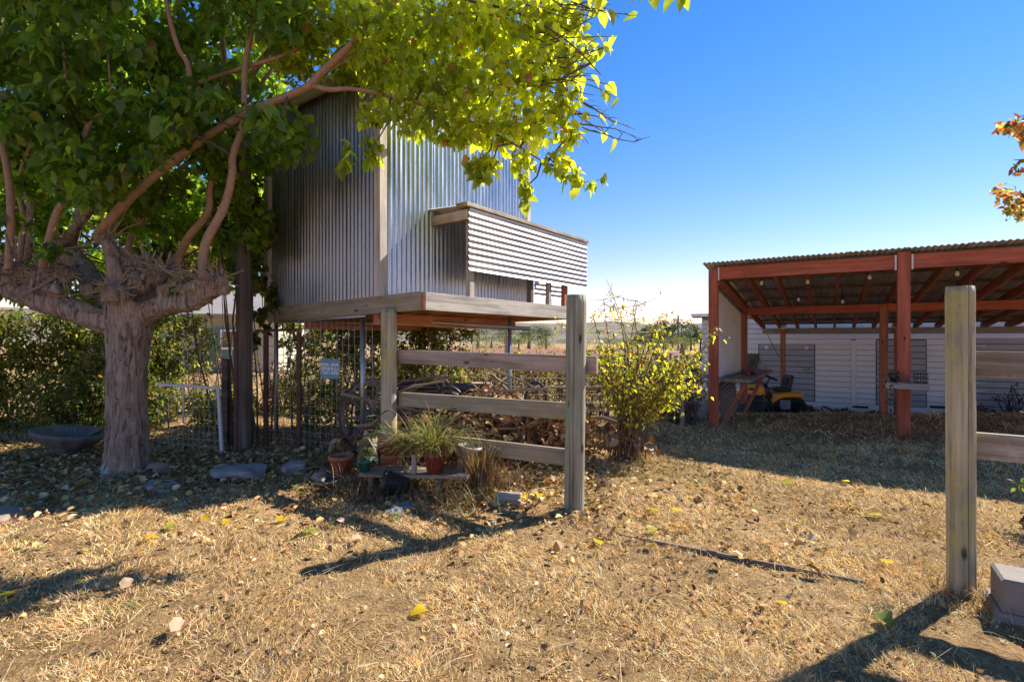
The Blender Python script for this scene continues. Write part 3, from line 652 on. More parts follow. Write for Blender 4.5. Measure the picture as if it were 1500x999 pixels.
for (px, dd, r) in ((1117, 12.2, .2), (1128, 11.9, .17), (1139, 12.2, .15)):
    p = at(px, 600, dd); p.z = float(gz(p.x, p.y)); lb = {1117: 'large', 1128: 'medium', 1139: 'small'}[px]
    w = thing('spare_wheel', lb+' ribbed black wheel standing on the grass before the mower', 'wheel', p, 'ribbed wheels by the mower')
    RM = Matrix.Translation((0, 0, r)) @ Matrix.Rotation(R(60), 4, 'Z') @ Matrix.Rotation(R(80), 4, 'X')
    MB().add(lathe([(.5*r, -.06), (.9*r, -.06), (r, -.04), (r, .04), (.9*r, .06), (.5*r, .06), (.5*r, -.06)], 30, lambda a, i: 1+(.08 if i in (2, 3) and int(a*15/3.1416) % 2 else 0))).build('tyre', M_tyre, w, RM)
    MB().add(lathe([(.03, -.03), (.5*r, -.05), (.5*r, .05), (.03, .03)], 16)).build('hub', M_gtrim, w, RM)
p = at(1062, 610, 9.4); p.z = float(gz(p.x, p.y)); tag(box('wood_scrap', (.5, .16, .03), frame(p+Vector((0, 0, .17)), Vector((.5, .6, -.62)), (0, -.5, 1)), M_grey), 'pale plank scrap leaning by the left shed post', 'plank')
p = at(1080, 610, 10.6); p.z = float(gz(p.x, p.y)); tag(box('metal_panel', (.42, .34, .02), frame(p+Vector((0, 0, .14)), (1, .2, 0), (0, .75, .65)), M_gtrim), 'small dark panel leaning between shelf leg and tub', 'panel')
p = at(1022, 612, 8.9); p.z = float(gz(p.x, p.y))
def rock(name, c, r, mat, label, cat='stone', group=None, seed=0, flat=0):
    bm = bmesh.new(); bmesh.ops.create_icosphere(bm, subdivisions=3, radius=1)
    for v in bm.verts:
        k = 1+.5*mnoise.noise(v.co*1.3+Vector((seed*7.1, 0, 0)))+.2*mnoise.noise(v.co*3.5+Vector((seed, 5, 0)))
        v.co = v.co*k; v.co.z = max(-.6, min(v.co.z, 1-flat)); v.co = Vector((v.co.x*r[0], v.co.y*r[1], v.co.z*r[2]))
    me = bpy.data.meshes.new('rock'); bm.to_mesh(me); bm.free(); me.materials.append(mat); me.polygons.foreach_set('use_smooth', np.ones(len(me.polygons), bool))
    o = obj(name, me, Matrix.Translation(c) @ Matrix.Rotation(seed*1.7, 4, 'Z')); return tag(o, label, cat, group)
rock('feed_sack', p+Vector((0, 0, .12)), (.28, .2, .22), M_bucket, 'slumped white sack lying outside the left shed post', 'sack', seed=3)
# ------------------------------------------------------------------ stones, block, bowl, edging
rock('flat_stone', on(350, 697)+Vector((0, 0, .05)), (.26, .2, .09), M_stone, 'pale blue-grey boulder near the tall dark post', seed=9, flat=.4)
rock('stone', on(328, 691)+Vector((0, 0, .03)), (.1, .09, .07), M_stone2, 'brown stone touching the pale boulder', seed=2)
rock('flat_stone', on(432, 693)+Vector((0, 0, .05)), (.16, .13, .08), M_stone, 'rounded grey rock in front of the wire fence', seed=1, flat=.3)
rock('stone', on(470, 704)+Vector((0, 0, .03)), (.09, .08, .06), M_stone2, 'round tan stone by the clay pot', seed=6)
rock('flat_stone', on(240, 712)+Vector((0, 0, .01)), (.27, .17, .05), M_stone, 'dark flat paving stone right of the trunk', seed=7, flat=.5)
rock('flat_stone', on(6, 757)+Vector((0, 0, .02)), (.22, .12, .06), M_stone2, 'smooth tan stone alone on the sunny grass', seed=5, flat=.4)
rock('flat_stone', on(588, 745)+Vector((0, 0, .01)), (.15, .1, .05), M_stone, 'small grey slab before the fallen plastic pot', seed=8, flat=.4)
rock('stone', on(232, 690)+Vector((0, 0, .03)), (.13, .1, .08), M_stone2, 'reddish stone against the trunk foot', seed=11)
p = on(1497, 905); tag(box('concrete_block', (.34, .24, .17), frame(p+Vector((.10, 0, .13)), GD, (0, 0, 1)), M_conc, None, .012), 'rough concrete block resting on a slab by the gate post', 'block')
tag(box('concrete_slab', (.42, .32, .06), frame(p+Vector((.13, 0.01, .02)), GD, (0, 0, 1)), M_conc, None, .012), 'flat concrete slab under the block', 'slab')
bc = on(100, 662)
bowl = thing('shell_planter', 'grey cast stone bowl with scalloped rim under the hedge', 'planter', bc)
mb = MB().add(lathe([(.17, 0), (.18, .03), (.12, .05), (.2, .10), (.29, .19), (.33, .25), (.325, .27), (.28, .25), (.18, .16), (.05, .13)], 48, lambda a, i: (1+.05*math.cos(11*a)*(i > 2))*(1 if i < 3 else 1+.25*math.cos(a)**2)))
mb.build('bowl', M_shell, bowl, Matrix.Rotation(R(7), 4, 'Y'), True)
mb = MB()
for k in range(9): a = -.9+.22*k; mb.add(tube([(.1*math.sin(a), .10, .13), (.30*math.sin(a), .20, .25), (.34*math.sin(a), .23, .27)], [.02, .03, .015], 7))
mb.build('shell_fan', M_shell, bowl, smooth=True)
e0, e1 = on(905, 785), on(1268, 853)
tag(beam('edging_strip', e0+Vector((0, 0, -.012)), e1+Vector((0, 0, -.014)), .022, .06, M_bench, None), 'long thin half buried timber edging across the grass', 'edging')
tag(box('edging_block', (.22, .09, .10), frame(on(745, 735)+Vector((0, 0, .04)), (1, -.15, 0), (.1, .2, 1)), M_grey, None, .008), 'short grey timber block by the dried plant', 'timber')
V, F = tube([on(px, py)+Vector((0, 0, .03)) for px, py in ((-30, 718), (20, 704), (70, 690), (120, 676), (150, 664))]+[at(215, 630, 6.2), at(255, 610, 6.5), at(285, 590, 6.8)], .010, 6)
tag(obj('garden_rope', mesh(V, F, M_cord, True)), 'yellow rope trailing past the trunk to the wire gate', 'rope')
# ------------------------------------------------------------------ wire fence, gate, posts, sign
def wirepanel(p0, p1, z0, z1, du=.1, dz=.1, r=.0030, name='wire_mesh', parent=None, mat=M_wire):
    p0, p1 = Vector(p0), Vector(p1); L = (p1-p0).length; mb = MB()
    n = int(L/du)
    for i in range(n+1):
        q = p0.lerp(p1, i/n); j = random.uniform(-.008, .008); mb.add(tube([(q.x, q.y, z0), (q.x+j, q.y+j, (z0+z1)/2), (q.x, q.y, z1)], r, 4, False))
    m = int((z1-z0)/dz)
    for i in range(m+1):
        z = z0+(z1-z0)*i/m; mb.add(tube([(p0.x, p0.y, z), ((p0.x+p1.x)/2, (p0.y+p1.y)/2+.012, z+random.uniform(-.008, .008)), (p1.x, p1.y, z)], r, 4, False))
    return obj(name, mesh(mb.V, mb.F, mat), I4, parent)
def gp(px, d): x = (px-CXP)/FPX*d; return Vector((x, d, float(gz(x, d))))
wf = thing('wire_fence', 'square wire mesh fence panel under the coop with brown steel posts', 'fence', gp(440, 6.3))
pA, pB, pC = gp(392, 6.35), gp(438, 6.2), gp(545, 5.85)
wirepanel(pA, pB, .03, 1.5, parent=wf); wirepanel(pB, pC, .03, 1.62, .08, .1, parent=wf)
for q, h in ((pB, 1.48), ): box('steel_post', (.05, .05, h), Matrix.Translation(q+Vector((0, 0, h/2-.03))), M_rust, wf)
box('steel_post', (.05, .05, 1.5), Matrix.Translation(pA+Vector((-.02, 0, .72))), M_rust, wf)
box('top_rail', ((pB-pA).length, .03, .035), frame((pA+pB)/2+Vector((0, 0, 1.47)), pB-pA, (0, 0, 1)), M_rust, wf)
wf2 = thing('wire_fence', 'long wire mesh garden fence behind the brush pile', 'fence', gp(690, 7.6))
pD, pE, pF, pG = gp(545, 7.9), gp(634, 7.9), gp(742, 7.7), gp(1000, 7.9)
wirepanel(pD, pE, .02, 1.5, .1, .1, parent=wf2); wirepanel(pE, pF, .02, 1.45, .1, .1, parent=wf2); wirepanel(pF, pG, .02, 1.15, .12, .12, parent=wf2)
for q, h, m in ((pD, 1.6, M_pipe), (pE, 1.55, M_redd), (pF, 1.45, M_pipe), (pG, 1.25, M_bench)): box('post', (.06, .05, h), Matrix.Translation(q+Vector((0, .03, h/2-.03))), m, wf2)
sg = thing('egg_sign', 'small blue sign with white lettering hung on the wire fence', 'sign', at(485, 540, 6.0))
s_c = at(484.5, 540, 6.0)-Vector((0, .02, 0)); sdir = (pC-pB).normalized()
SM = frame(s_c, sdir, Vector((.03, 0, 1)))
box('plate', (.27, .006, .235), SM, M_bluesign, sg, .002)
fc = bpy.data.curves.new('egg_text', 'FONT'); fc.body = 'FRESH EGGS'; fc.size = .1; fc.align_x = 'CENTER'; fc.align_y = 'CENTER'; fc.extrude = .001; fc.offset = .0022
ft = bpy.data.objects.new('egg_text', fc); COL.objects.link(ft); bpy.context.view_layer.update()
dg = bpy.context.evaluated_depsgraph_get(); me = bpy.data.meshes.new_from_object(ft.evaluated_get(dg)); bpy.data.objects.remove(ft)
xs = [v.co.x for v in me.vertices]; ys = [v.co.y for v in me.vertices]; sx = .25/(max(xs)-min(xs)); sy = .135/(max(ys)-min(ys))
for v in me.vertices: v.co = (v.co.x*sx, -.0045+v.co.z*-.5, (v.co.y-(max(ys)+min(ys))/2)*sy)
me.materials.clear(); me.materials.append(M_letter); obj('lettering', me, SM, sg)
for s in (-1, 1): MB().add(tube([(s*.11, 0, .11), (s*.105, .02, .15)], .003, 5)).build('hanger', M_wire, sg, SM, local=True)
# white framed wire gate leaning by the trunk
gt = thing('wire_gate', 'white painted metal gate frame with sagging wire beside the trunk', 'gate', on(310, 664))
gA, gB = gp(232, 6.35), gp(322, 6.05); gtop = .80
beam('frame_bar', gA+Vector((0, 0, gtop+.02)), gB+Vector((-.02, 0, gtop)), .035, .035, M_bracket, gt)
beam('frame_bar', gB+Vector((.03, 0, -.02)), gB+Vector((-.02, 0, gtop+.015)), .035, .035, M_bracket, gt, up=(0, -1, 0))
beam('frame_bar', gA.lerp(gB, .42)+Vector((0, 0, .35)), gA.lerp(gB, .42)+Vector((0, 0, gtop)), .018, .018, M_bracket, gt, up=(0, -1, 0))
wirepanel(gA, gB, .0, gtop, .08, .08, .0022, parent=gt)
tpst = thing('tall_post', 'tall dark weathered timber post beside the coop', 'post', on(357, 664))
q = on(357, 664); roundpost('timber', q+Vector((0, 0, -.05)), 3.9, .085, M_dark, tpst, [(1, .2, .1), (4, .2, .1)], seg=24)
q2 = on(346, 666); box('steel_stake', (.045, .045, 1.5), Matrix.Translation(q2+Vector((0, 0, .72))), M_rust, tpst)
q3 = on(368, 660); rod('pipe', q3+Vector((0, 0, -.02)), q3+Vector((0, 0, 2.1)), .018, M_pipe, tpst)
q4 = gp(331, 6.5); tag(box('short_post', (.075, .075, 1.15), Matrix.Translation(q4+Vector((0, 0, .56))), M_dark), 'short dark square post behind the white gate frame', 'post')
# ------------------------------------------------------------------ garden corner: pots, wagon wheel, brush
def pot(name, c, r0, r1, h, mat, label, rim=.012, tilt=None, soil=True, cat='pot'):
    t = thing(name, label, cat, M=Matrix.Translation(c) @ (tilt or I4))
    MB().add(lathe([(r0, 0), (r1, h-.035), (r1+rim, h-.035), (r1+rim, h), (r1-.006, h), (r1-.014, h-.05), (r0*.9, .03)], 28)).build('body', mat, t, smooth=False)
    for p in t.children[0].data.polygons: p.use_smooth = len(p.vertices) == 4
    if soil: MB().add(lathe([(r1-.012, h-.045), (r1*.6, h-.03), (.01, h-.025)], 18)).build('soil', M_soil, t, smooth=True)
    return t
bn = thing('plant_bench', 'low sagging plank bench carrying garden pots', 'bench', on(610, 722))
b0, b1 = gp(530, 4.62), gp(688, 4.42)
for k in range(2): o_ = Vector((.05, .17, 0))*k; beam('plank', b0+o_+Vector((0, 0, .17)), b1+o_+Vector((0, 0, .20)), .15, .03, M_bench, bn)
for f in (.1, .72): q = b0.lerp(b1, f); beam('leg', q+Vector((0, .08, -.03)), q+Vector((0, .08, .16)), .05, .25, M_bench, bn, up=(0, 1, 0))
beam('upright', b0.lerp(b1, .5)+Vector((0, -.02, .19)), b0.lerp(b1, .5)+Vector((0, -.02, .37)), .04, .05, M_grey, bn, up=(0, 1, 0))
pot('clay_pot', gp(500, 5.0)+Vector((0, 0, .03)), .08, .115, .20, M_terra, 'plain terracotta pot standing on the leaf litter')
kp = pot('teal_pot', b0+Vector((.02, .02, .186)), .042, .055, .115, M_teal, 'small teal glazed pot on the plank bench')
pot('red_pot', b0.lerp(b1, .68)+Vector((0, .02, .205)), .065, .095, .19, M_redpot, 'dark red glazed pot with a grassy plant')
pot('white_bucket', b0.lerp(b1, .93)+Vector((.03, .2, .20)), .085, .11, .22, M_bucket, 'grubby white plastic bucket leaning beside the red pot', .006, Matrix.Rotation(.12, 4, 'Y'), cat='bucket')
st = gp(573, 5.0); pot('upturned_pot', st+Vector((0, 0, .0)), .12, .09, .26, M_terra, 'brown upturned pot used as a pedestal', soil=False)
pot('clay_bowl', st+Vector((0, 0, .262)), .09, .19, .15, M_terra, 'wide terracotta bowl raised behind the bench', .02)
fp = on(575, 727); pot('plastic_pot', fp+Vector((.09, 0, .11)), .07, .105, .22, M_blk, 'black plastic nursery pot lying on its side', .01, Matrix.Rotation(R(-82), 4, 'Y') @ Matrix.Translation((0, 0, -.05)))
fp = on(483, 716); pot('plastic_pot', fp+Vector((0, 0, .0)), .06, .085, .1, M_blk, 'low black plastic tray pot near the clay pot', .01)
# plant in the teal pot: broad leaves on a bare stem
kt = W[kp].translation; kpl = thing('broadleaf_plant', 'spindly plant with broad drooping grey-green leaves in the teal pot', 'plant', kt+Vector((0, 0, .09)))
stem = [Vector((0, 0, -.01)), Vector((.02, 0, .1)), Vector((.05, .01, .2)), Vector((.09, .02, .32)), Vector((.13, .02, .40))]
MB().add(tube(stem, [.008, .007, .006, .005, .004], 7)).build('stem', M_twig, kpl, smooth=True)
heart_me = []
HV, HF = HEART
def big_leaf(name, parent, p, d, size, col, mat, roll=0, tm=None):
    TV, TF = tm or HEART; me = mesh(TV*size, TF, mat, False, np.tile(np.array(col), (len(TV), 1)))
    D, s, n = orient(np.array([d], float), np.array([roll])); Mx = Matrix((D[0], s[0], n[0])).transposed().to_4x4()
    return obj(name, me, Matrix.Translation(p) @ Mx, parent)
kc = W[kpl].translation
for q, d, s_, c in ((stem[4], (.5, -.3, .6), .13, (.10, .15, .07)), (stem[4], (-.6, -.4, .3), .13, (.12, .17, .09)), (stem[3], (.8, -.5, -.1), .12, (.08, .14, .06)), (stem[3], (-.8, -.4, .1), .12, (.28, .25, .08)),
                    (stem[2], (.7, -.5, -.6), .13, (.45, .42, .34)), (stem[2], (-.7, -.6, -.4), .15, (.14, .15, .07)), (stem[1], (-.6, -.5, -.7), .17, (.2, .17, .08)), (stem[1], (.8, -.5, -.4), .17, (.30, .30, .2)),
                    (stem[1], (-.5, -.2, -.8), .2, (.17, .14, .07)), (stem[2], (.2, .5, .5), .12, (.07, .13, .06)), (stem[1], (.3, -.7, -.2), .14, (.12, .17, .06))):
    big_leaf('leaf', kpl, kc+q, d, s_, c, M_leaf2, random.uniform(-.4, .4))
def grassy(name, c, n, ln, cols, wts, label, wid=.006, up=1.0, spread=.6, arch=.6, rad=.05, cat='plant'):
    t = thing(name, label, cat, c); V = []; F = []; Cc = []
    pal = palette(n, cols, wts, .18)
    for i in range(n):
        a = random.uniform(0, 6.283); L = ln*random.uniform(.55, 1.1); d = Vector((math.cos(a)*spread*random.random(), math.sin(a)*spread*random.random(), up)).normalized()
        b = Vector((random.gauss(0, rad), random.gauss(0, rad), 0)); side = Vector((-math.sin(a), math.cos(a), 0))*wid; o_ = len(V); p = b.copy()
        for k in range(6):
            w = side*(1-k/5.5); V += [p-w, p+w]; Cc += [pal[i]]*2; p = p+d*(L/5); d = (d+Vector((math.cos(a)*.25, math.sin(a)*.25, -arch*.55))*.55).normalized()
        for k in range(5): F.append((o_+2*k, o_+2*k+1, o_+2*k+3, o_+2*k+2))
    o = obj('blades', mesh(np.array(V), np.array(F), M_grass, col=np.array(Cc)), W[t], t); o['kind'] = 'stuff'; return t
rp = b0.lerp(b1, .68)+Vector((0, .02, .37))
grassy('spider_plant', rp, 330, .62, [(.30, .28, .08), (.18, .22, .07), (.42, .34, .14)], [3, 2, 2], 'yellow-green arching strap leaf plant spilling from the red pot', .0055, spread=1.3, arch=1.0)
grassy('spider_plant', b0.lerp(b1, .42)+Vector((.0, .25, .30)), 300, .66, [(.28, .22, .09), (.20, .20, .07), (.40, .3, .15)], [3, 2, 2], 'straw coloured arching grass plant behind the bench upright', .0055, spread=1.4, arch=1.0)
dryc = [(.34, .22, .12), (.24, .14, .08), (.45, .31, .18), (.16, .1, .06)]
grassy('dried_plant', gp(704, 4.55)+Vector((0, 0, .02)), 260, .62, dryc, [3, 2, 2, 2], 'tall bundle of dried brown stalks hanging by the white bucket', .005, spread=.35, arch=.55, rad=.07)
grassy('dried_plant', gp(650, 4.35)+Vector((0, 0, .0)), 140, .32, dryc, [3, 2, 2, 2], 'dry brown grass tuft at the foot of the bench', .004, spread=.9)
grassy('dried_plant', gp(520, 4.62)+Vector((0, 0, .02)), 220, .28, dryc, [3, 2, 2, 2], 'matted dry stems sprawling under the broadleaf plant', .004, spread=1.4, rad=.14)
grassy('dried_plant', gp(690, 4.25), 90, .26, [(.16, .19, .05), (.35, .27, .13)], [1, 1], 'half green grass tuft beside the timber block', .004, spread=.8, rad=.12)
for k_, (px, dd, nn, ll) in enumerate(((548, 4.38, 130, .22), (590, 4.3, 120, .2), (628, 4.3, 130, .24), (672, 4.25, 140, .28), (610, 4.75, 150, .4), (505, 4.5, 150, .2), (735, 4.7, 160, .35))): grassy('dead_stems', gp(px, dd), nn, ll, dryc, [3, 2, 2, 1], ['sparse dead stems before the clay pots', 'thin dead stems under the plank bench front', 'dead stems below the red pot', 'thick dead stems below the white bucket', 'dead stems standing behind the bench planks', 'flattened dead stems beside the tray pot', 'dead stems leaning on the lowest fence board'][k_], .004, spread=1.2, arch=.7, rad=.10)
# brush pile behind the fence
bp_ = thing('brush_pile', 'heap of dead branches and crumpled brown leaves behind the fence', 'brush pile', gp(715, 5.9))
mb = MB(); cen = Vector(gp(715, 5.9))
for k in range(200):
    c = cen+Vector((random.gauss(0, .55), random.gauss(0, .3), abs(random.gauss(.4, .28)))); d = Vector((random.gauss(0, 1), random.gauss(0, .6), random.gauss(.1, .45))).normalized()*random.uniform(.15, .5)
    c.z = min(c.z, .9); r = random.uniform(.005, .02); m_ = c+Vector((random.gauss(0, .05), random.gauss(0, .05), random.gauss(0, .05))); mb.add(tube([c-d, m_, c+d], [r, r*.9, r*.5], 6))
o = obj('sticks', mesh(mb.V, mb.F, M_stick), I4, bp_); o['kind'] = 'stuff'
P = np.array(cen)+np.stack([rng.normal(0, .62, 4600), rng.normal(0, .3, 4600), np.abs(rng.normal(.3, .3, 4600))], 1); P[:, 2] = np.minimum(P[:, 2], .82-.35*np.abs(P[:, 0]-cen.x))
P = P[P[:, 2] > -.02]
foliage('dead_leaves', bp_, P, rng.uniform(.05, .12, len(P)), palette(len(P), [(.40, .25, .14), (.28, .15, .08), (.52, .36, .22), (.16, .09, .055)], [3, 3, 1.5, 2]), CURL, M_dry, .6)
for px, dd, nm in ((658, 5.7, 'wide black pipe hoop standing left in the brush pile near the cold frame'), (785, 5.5, 'narrow black pipe hoop near the green-grey post')):
    c = gp(px, dd); rr = .17 if px < 700 else .115; hh = .62 if px < 700 else .68
    tag(MB().add(tube([(-rr, 0, -.03)]+[(rr*math.cos(a), .0, hh+.22*math.sin(a)) for a in np.linspace(math.pi, 0, 14)]+[(rr, 0, -.03)], .018, 8)).build('pipe_hoop', M_blk, None, Matrix.Translation(c), True), nm, 'hoop')
cf = thing('cold_frame', 'dark timber box with a lid behind the wide black hoop', 'box', gp(640, 6.5))
c = gp(640, 6.5); box('box', (1.0, .5, .75), Matrix.Translation(c+Vector((.02, 0, .37))), M_dark, cf); box('lid', (1.08, .58, .03), Matrix.Translation(c+Vector((.02, 0, .775))) @ Matrix.Rotation(.03, 4, 'Y'), M_dark, cf)
wwc = gp(546, 6.15); ww = thing('wagon_wheel', 'old grey wooden wagon wheel leaning behind the round post', 'wheel', wwc)
WM = Matrix.Translation((0, 0, .44)) @ Matrix.Rotation(.85, 4, 'Z') @ Matrix.Rotation(-.12, 4, 'X')
rw_ = .44
def ring(r, w, d, n=40):
    V = []; F = []
    for i in range(n):
        a = 2*math.pi*i/n
        for rr in (r, r-w):
            for y in (-d/2, d/2): V.append((rr*math.cos(a), y, rr*math.sin(a)))
    for i in range(n):
        a, b = 4*i, 4*((i+1) % n); F += [(a, b, b+1, a+1), (a+2, a+3, b+3, b+2), (a, a+2, b+2, b), (a+1, b+1, b+3, a+3)]
    return V, F
MB().add(ring(rw_, .045, .045)).build('rim', M_bench, ww, WM); MB().add(ring(rw_+.009, .008, .047)).build('iron_tyre', M_rust, ww, WM)
MB().add(lathe([(.045, -.09), (.06, -.05), (.065, .05), (.045, .09)], 18)).build('hub', M_bench, ww, WM @ Matrix.Rotation(R(90), 4, 'X'))
for k in range(10): a = k*math.pi/5; MB().add(tube([(.05*math.cos(a), 0, .05*math.sin(a)), (.4*math.cos(a), 0, .4*math.sin(a))], [.02, .016], 8)).build('spoke', M_bench, ww, WM)
# ------------------------------------------------------------------ mulberry tree
TB = on(186, 690); TD = TB.y
tree = thing('mulberry_tree', 'old pollarded mulberry with thick trunk, knobbly knuckles and yellowing leaves', 'tree', TB)
bmb = MB()
def trunk_wob(a, t): return 1+.05*math.cos(3*a+1)+.07*mnoise.noise(Vector((math.cos(a)*1.6, math.sin(a)*1.6, t*2)))+(.22*(1-t*7)**2*(.5+.5*math.cos(5*a)) if t < .14 else 0)
def vz(px, py, dd=0): return at(px, py, TD+dd)
bmb.add(tube([Vector((TB.x, TD, -.08)), Vector((TB.x+.01, TD, .12)), vz(187, 620), vz(186, 560), vz(188, 510), vz(191, 470), vz(190, 445)], [.215, .20, .178, .172, .18, .21, .21], 32, True, 0, trunk_wob))
def limb(pts, rad, seg=16): bmb.add(tube([vz(*p) for p in pts], [q*.8 for q in rad], seg, True, .06))
limb([(195, 470, 0), (150, 470, -.05), (110, 455, -.10), (60, 440, -.15), (15, 418, -.2), (-40, 405, -.2)], [.19, .16, .15, .155, .16, .13])
limb([(200, 465, 0), (240, 448, -.1), (285, 442, -.2), (312, 425, -.25), (318, 400, -.25)], [.17, .13, .115, .10, .08])
limb([(185, 460, 0), (172, 425, -.15), (168, 395, -.18), (160, 360, -.15), (148, 342, -.12)], [.18, .13, .085, .08, .075])
limb([(185, 455, .1), (140, 415, .4), (105, 375, .6), (80, 350, .7)], [.18, .16, .15, .12])
limb([(200, 455, .1), (225, 415, .35), (255, 395, .5), (262, 375, .5)], [.16, .14, .12, .09])
limb([(190, 450, .15), (200, 400, .5), (190, 370, .7)], [.16, .14, .1])
def knuckle(px, py, dd, r):
    bm = bmesh.new(); bmesh.ops.create_icosphere(bm, subdivisions=3, radius=1); sd_ = random.random()*50; V = []
    for v in bm.verts:
        k = 1+.35*mnoise.noise(v.co*1.8+Vector((sd_, 0, 0)))+.30*mnoise.noise(v.co*4.5+Vector((0, sd_, 0))); V.append(vz(px, py, dd)+v.co*r*.85*k)
    F = [tuple(q.index for q in f.verts) for f in bm.faces]; bm.free(); bmb.add((V, F))
for a in ((170, 432, -.22, .135), (205, 412, -.15, .13), (232, 400, -.1, .12), (190, 385, -.05, .10), (215, 385, .0, .10), (255, 405, .1, .12), (272, 425, -.22, .09), (320, 412, -.28, .10), (302, 408, -.25, .09),
          (285, 420, -.28, .085), (60, 408, -.15, .13), (25, 398, -.2, .12), (95, 402, -.1, .11), (-5, 395, -.2, .12), (45, 425, -.2, .12), (130, 425, .0, .09), (75, 395, .2, .13), (150, 350, -.12, .08), (168, 372, -.15, .08), (240, 425, -.15, .075), (328, 425, -.25, .07), (10, 410, -.28, .09), (80, 425, -.22, .09)): knuckle(*a)
tr = obj('trunk', mesh(bmb.V, bmb.F, M_bark, True), I4, tree)
md = tr.modifiers.new('fuse', 'REMESH'); md.mode = 'VOXEL'; md.voxel_size = .017; md.use_smooth_shade = True
tx = bpy.data.textures.new('bark_lumps', 'CLOUDS'); tx.noise_scale = .07; tx.noise_depth = 3
dm = tr.modifiers.new('lumps', 'DISPLACE'); dm.texture = tx; dm.texture_coords = 'LOCAL'; dm.strength = .035; dm.mid_level = .5
# cut twig stubs bristling on the knuckles
mb = MB()
for k in range(260):
    px, py, dd, r = random.choice(((170, 425, -.25, .14), (215, 395, -.2, .16), (240, 400, -.15, .14), (320, 410, -.3, .11), (300, 410, -.3, .10), (60, 405, -.2, .15), (20, 395, -.25, .15), (95, 400, -.15, .13), (160, 350, -.15, .08), (270, 415, -.25, .1)))
    n = Vector((random.gauss(0, 1), random.gauss(-.5, .8), random.gauss(.35, .8))).normalized(); c = vz(px, py, dd); a = c+n*r*.75
    b = c+n*(r+random.uniform(.03, .10)) if random.random() < .75 else c+n*(r+random.uniform(.1, .35)); w = random.uniform(.004, .013); mb.add(tube([a, a.lerp(b, .5)+Vector((random.gauss(0, .012), 0, random.gauss(0, .012))), b], [w, w*.9, w*.6], 6))
o = obj('cut_stubs', mesh(mb.V, mb.F, M_stick), I4, tree); o['kind'] = 'stuff'
def smooth_path(pts, sub=5):
    out = []; n = len(pts)
    for i in range(n-1):
        p0, p1, p2, p3 = pts[max(0, i-1)], pts[i], pts[i+1], pts[min(n-1, i+2)]
        for k in range(sub):
            t = k/sub; out.append(.5*((2*p1)+(p2-p0)*t+(2*p0-5*p1+4*p2-p3)*t*t+(3*p1-p0-3*p2+p3)*t**3))
    return out+[pts[-1]]
LIMBS = []
def branch(pts, r0, r1, mat=M_shoot, name='limb', seg=12):
    P_ = smooth_path([vz(*p) for p in pts]); n = len(P_)
    V, F = tube(P_, [.78*(r0+(r1-r0)*i/(n-1))*(1+.08*mnoise.noise(P_[i]*6)) for i in range(n)], seg, True, .025)
    LIMBS.extend(P_); return obj(name, mesh(V, F, mat, True), I4, tree)
branch([(12, 400, -.35), (16, 328, -.4), (14, 272, -.42), (6, 224, -.45), (-4, 180, -.45), (-10, 100, -.5), (0, 0, -.5)], .045, .03)
branch([(62, 392, -.35), (80, 320, -.45), (96, 292, -.5), (94, 272, -.5), (112, 228, -.55), (130, 182, -.6)], .042, .03)
branch([(130, 184, -.6), (114, 170, -.62), (100, 140, -.65), (92, 60, -.7), (95, 0, -.7)], .018, .01)
branch([(130, 184, -.6), (142, 170, -.62), (156, 158, -.65), (161, 125, -.68), (158, 80, -.7)], .016, .008)
branch([(144, 344, -.15), (184, 296, -.2), (224, 260, -.25), (280, 216, -.3), (352, 172, -.35), (400, 150, -.4), (450, 128, -.45), (472, 105, -.5), (520, 60, -.5), (600, -20, -.4)], .062, .035)
branch([(458, 126, -.45), (485, 132, -.5), (520, 131, -.55), (608, 150, -.6), (680, 175, -.65), (750, 210, -.7), (800, 240, -.7)], .035, .010)
branch([(92, 358, .5), (130, 310, .3), (168, 268, .2), (208, 240, .1), (300, 180, .0), (360, 120, .0), (420, 40, .1)], .065, .035, M_bark)
branch([(205, 392, .1), (190, 352, .3), (244, 268, .3), (262, 250, .3), (330, 190, .4), (400, 100, .5)], .045, .025)
branch([(298, 408, -.3), (300, 360, -.33), (328, 304, -.36), (340, 256, -.38), (341, 228, -.38), (356, 180, -.36), (360, 90, -.3), (380, 0, -.2)], .058, .03)
branch([(256, 390, .4), (276, 348, .3), (304, 312, .25), (308, 276, .2), (318, 228, .15), (330, 120, .1), (320, 0, .2)], .058, .03)
branch([(276, 210, -.28), (276, 164, -.3), (277, 112, -.35), (274, 92, -.38), (260, 68, -.4), (246, 16, -.45), (240, -30, -.45)], .036, .026)
branch([(170, 186, .0), (212, 156, -.1), (276, 128, -.15), (340, 105, -.2), (420, 80, -.3), (500, 40, -.4), (600, 30, -.5), (700, 20, -.6), (790, 45, -.7), (850, 80, -.8)], .04, .008)
branch([(40, 380, .5), (45, 300, .5), (40, 200, .4), (60, 100, .3), (50, 0, .3)], .05, .025, M_bark)
branch([(28, 385, .1), (34, 320, .1), (28, 260, .1), (60, 180, .0)], .04, .02)
branch([(105, 375, .6), (120, 300, .7), (150, 200, .8), (140, 60, .9)], .06, .03, M_bark)
branch([(470, 108, -.5), (560, 60, -.2), (650, 40, .2), (740, 60, .4), (820, 90, .5)], .03, .008)
branch([(600, -20, -.4), (680, 0, -.5), (760, 20, -.7), (830, 60, -.9), (880, 110, -1.0)], .022, .005, M_twig)
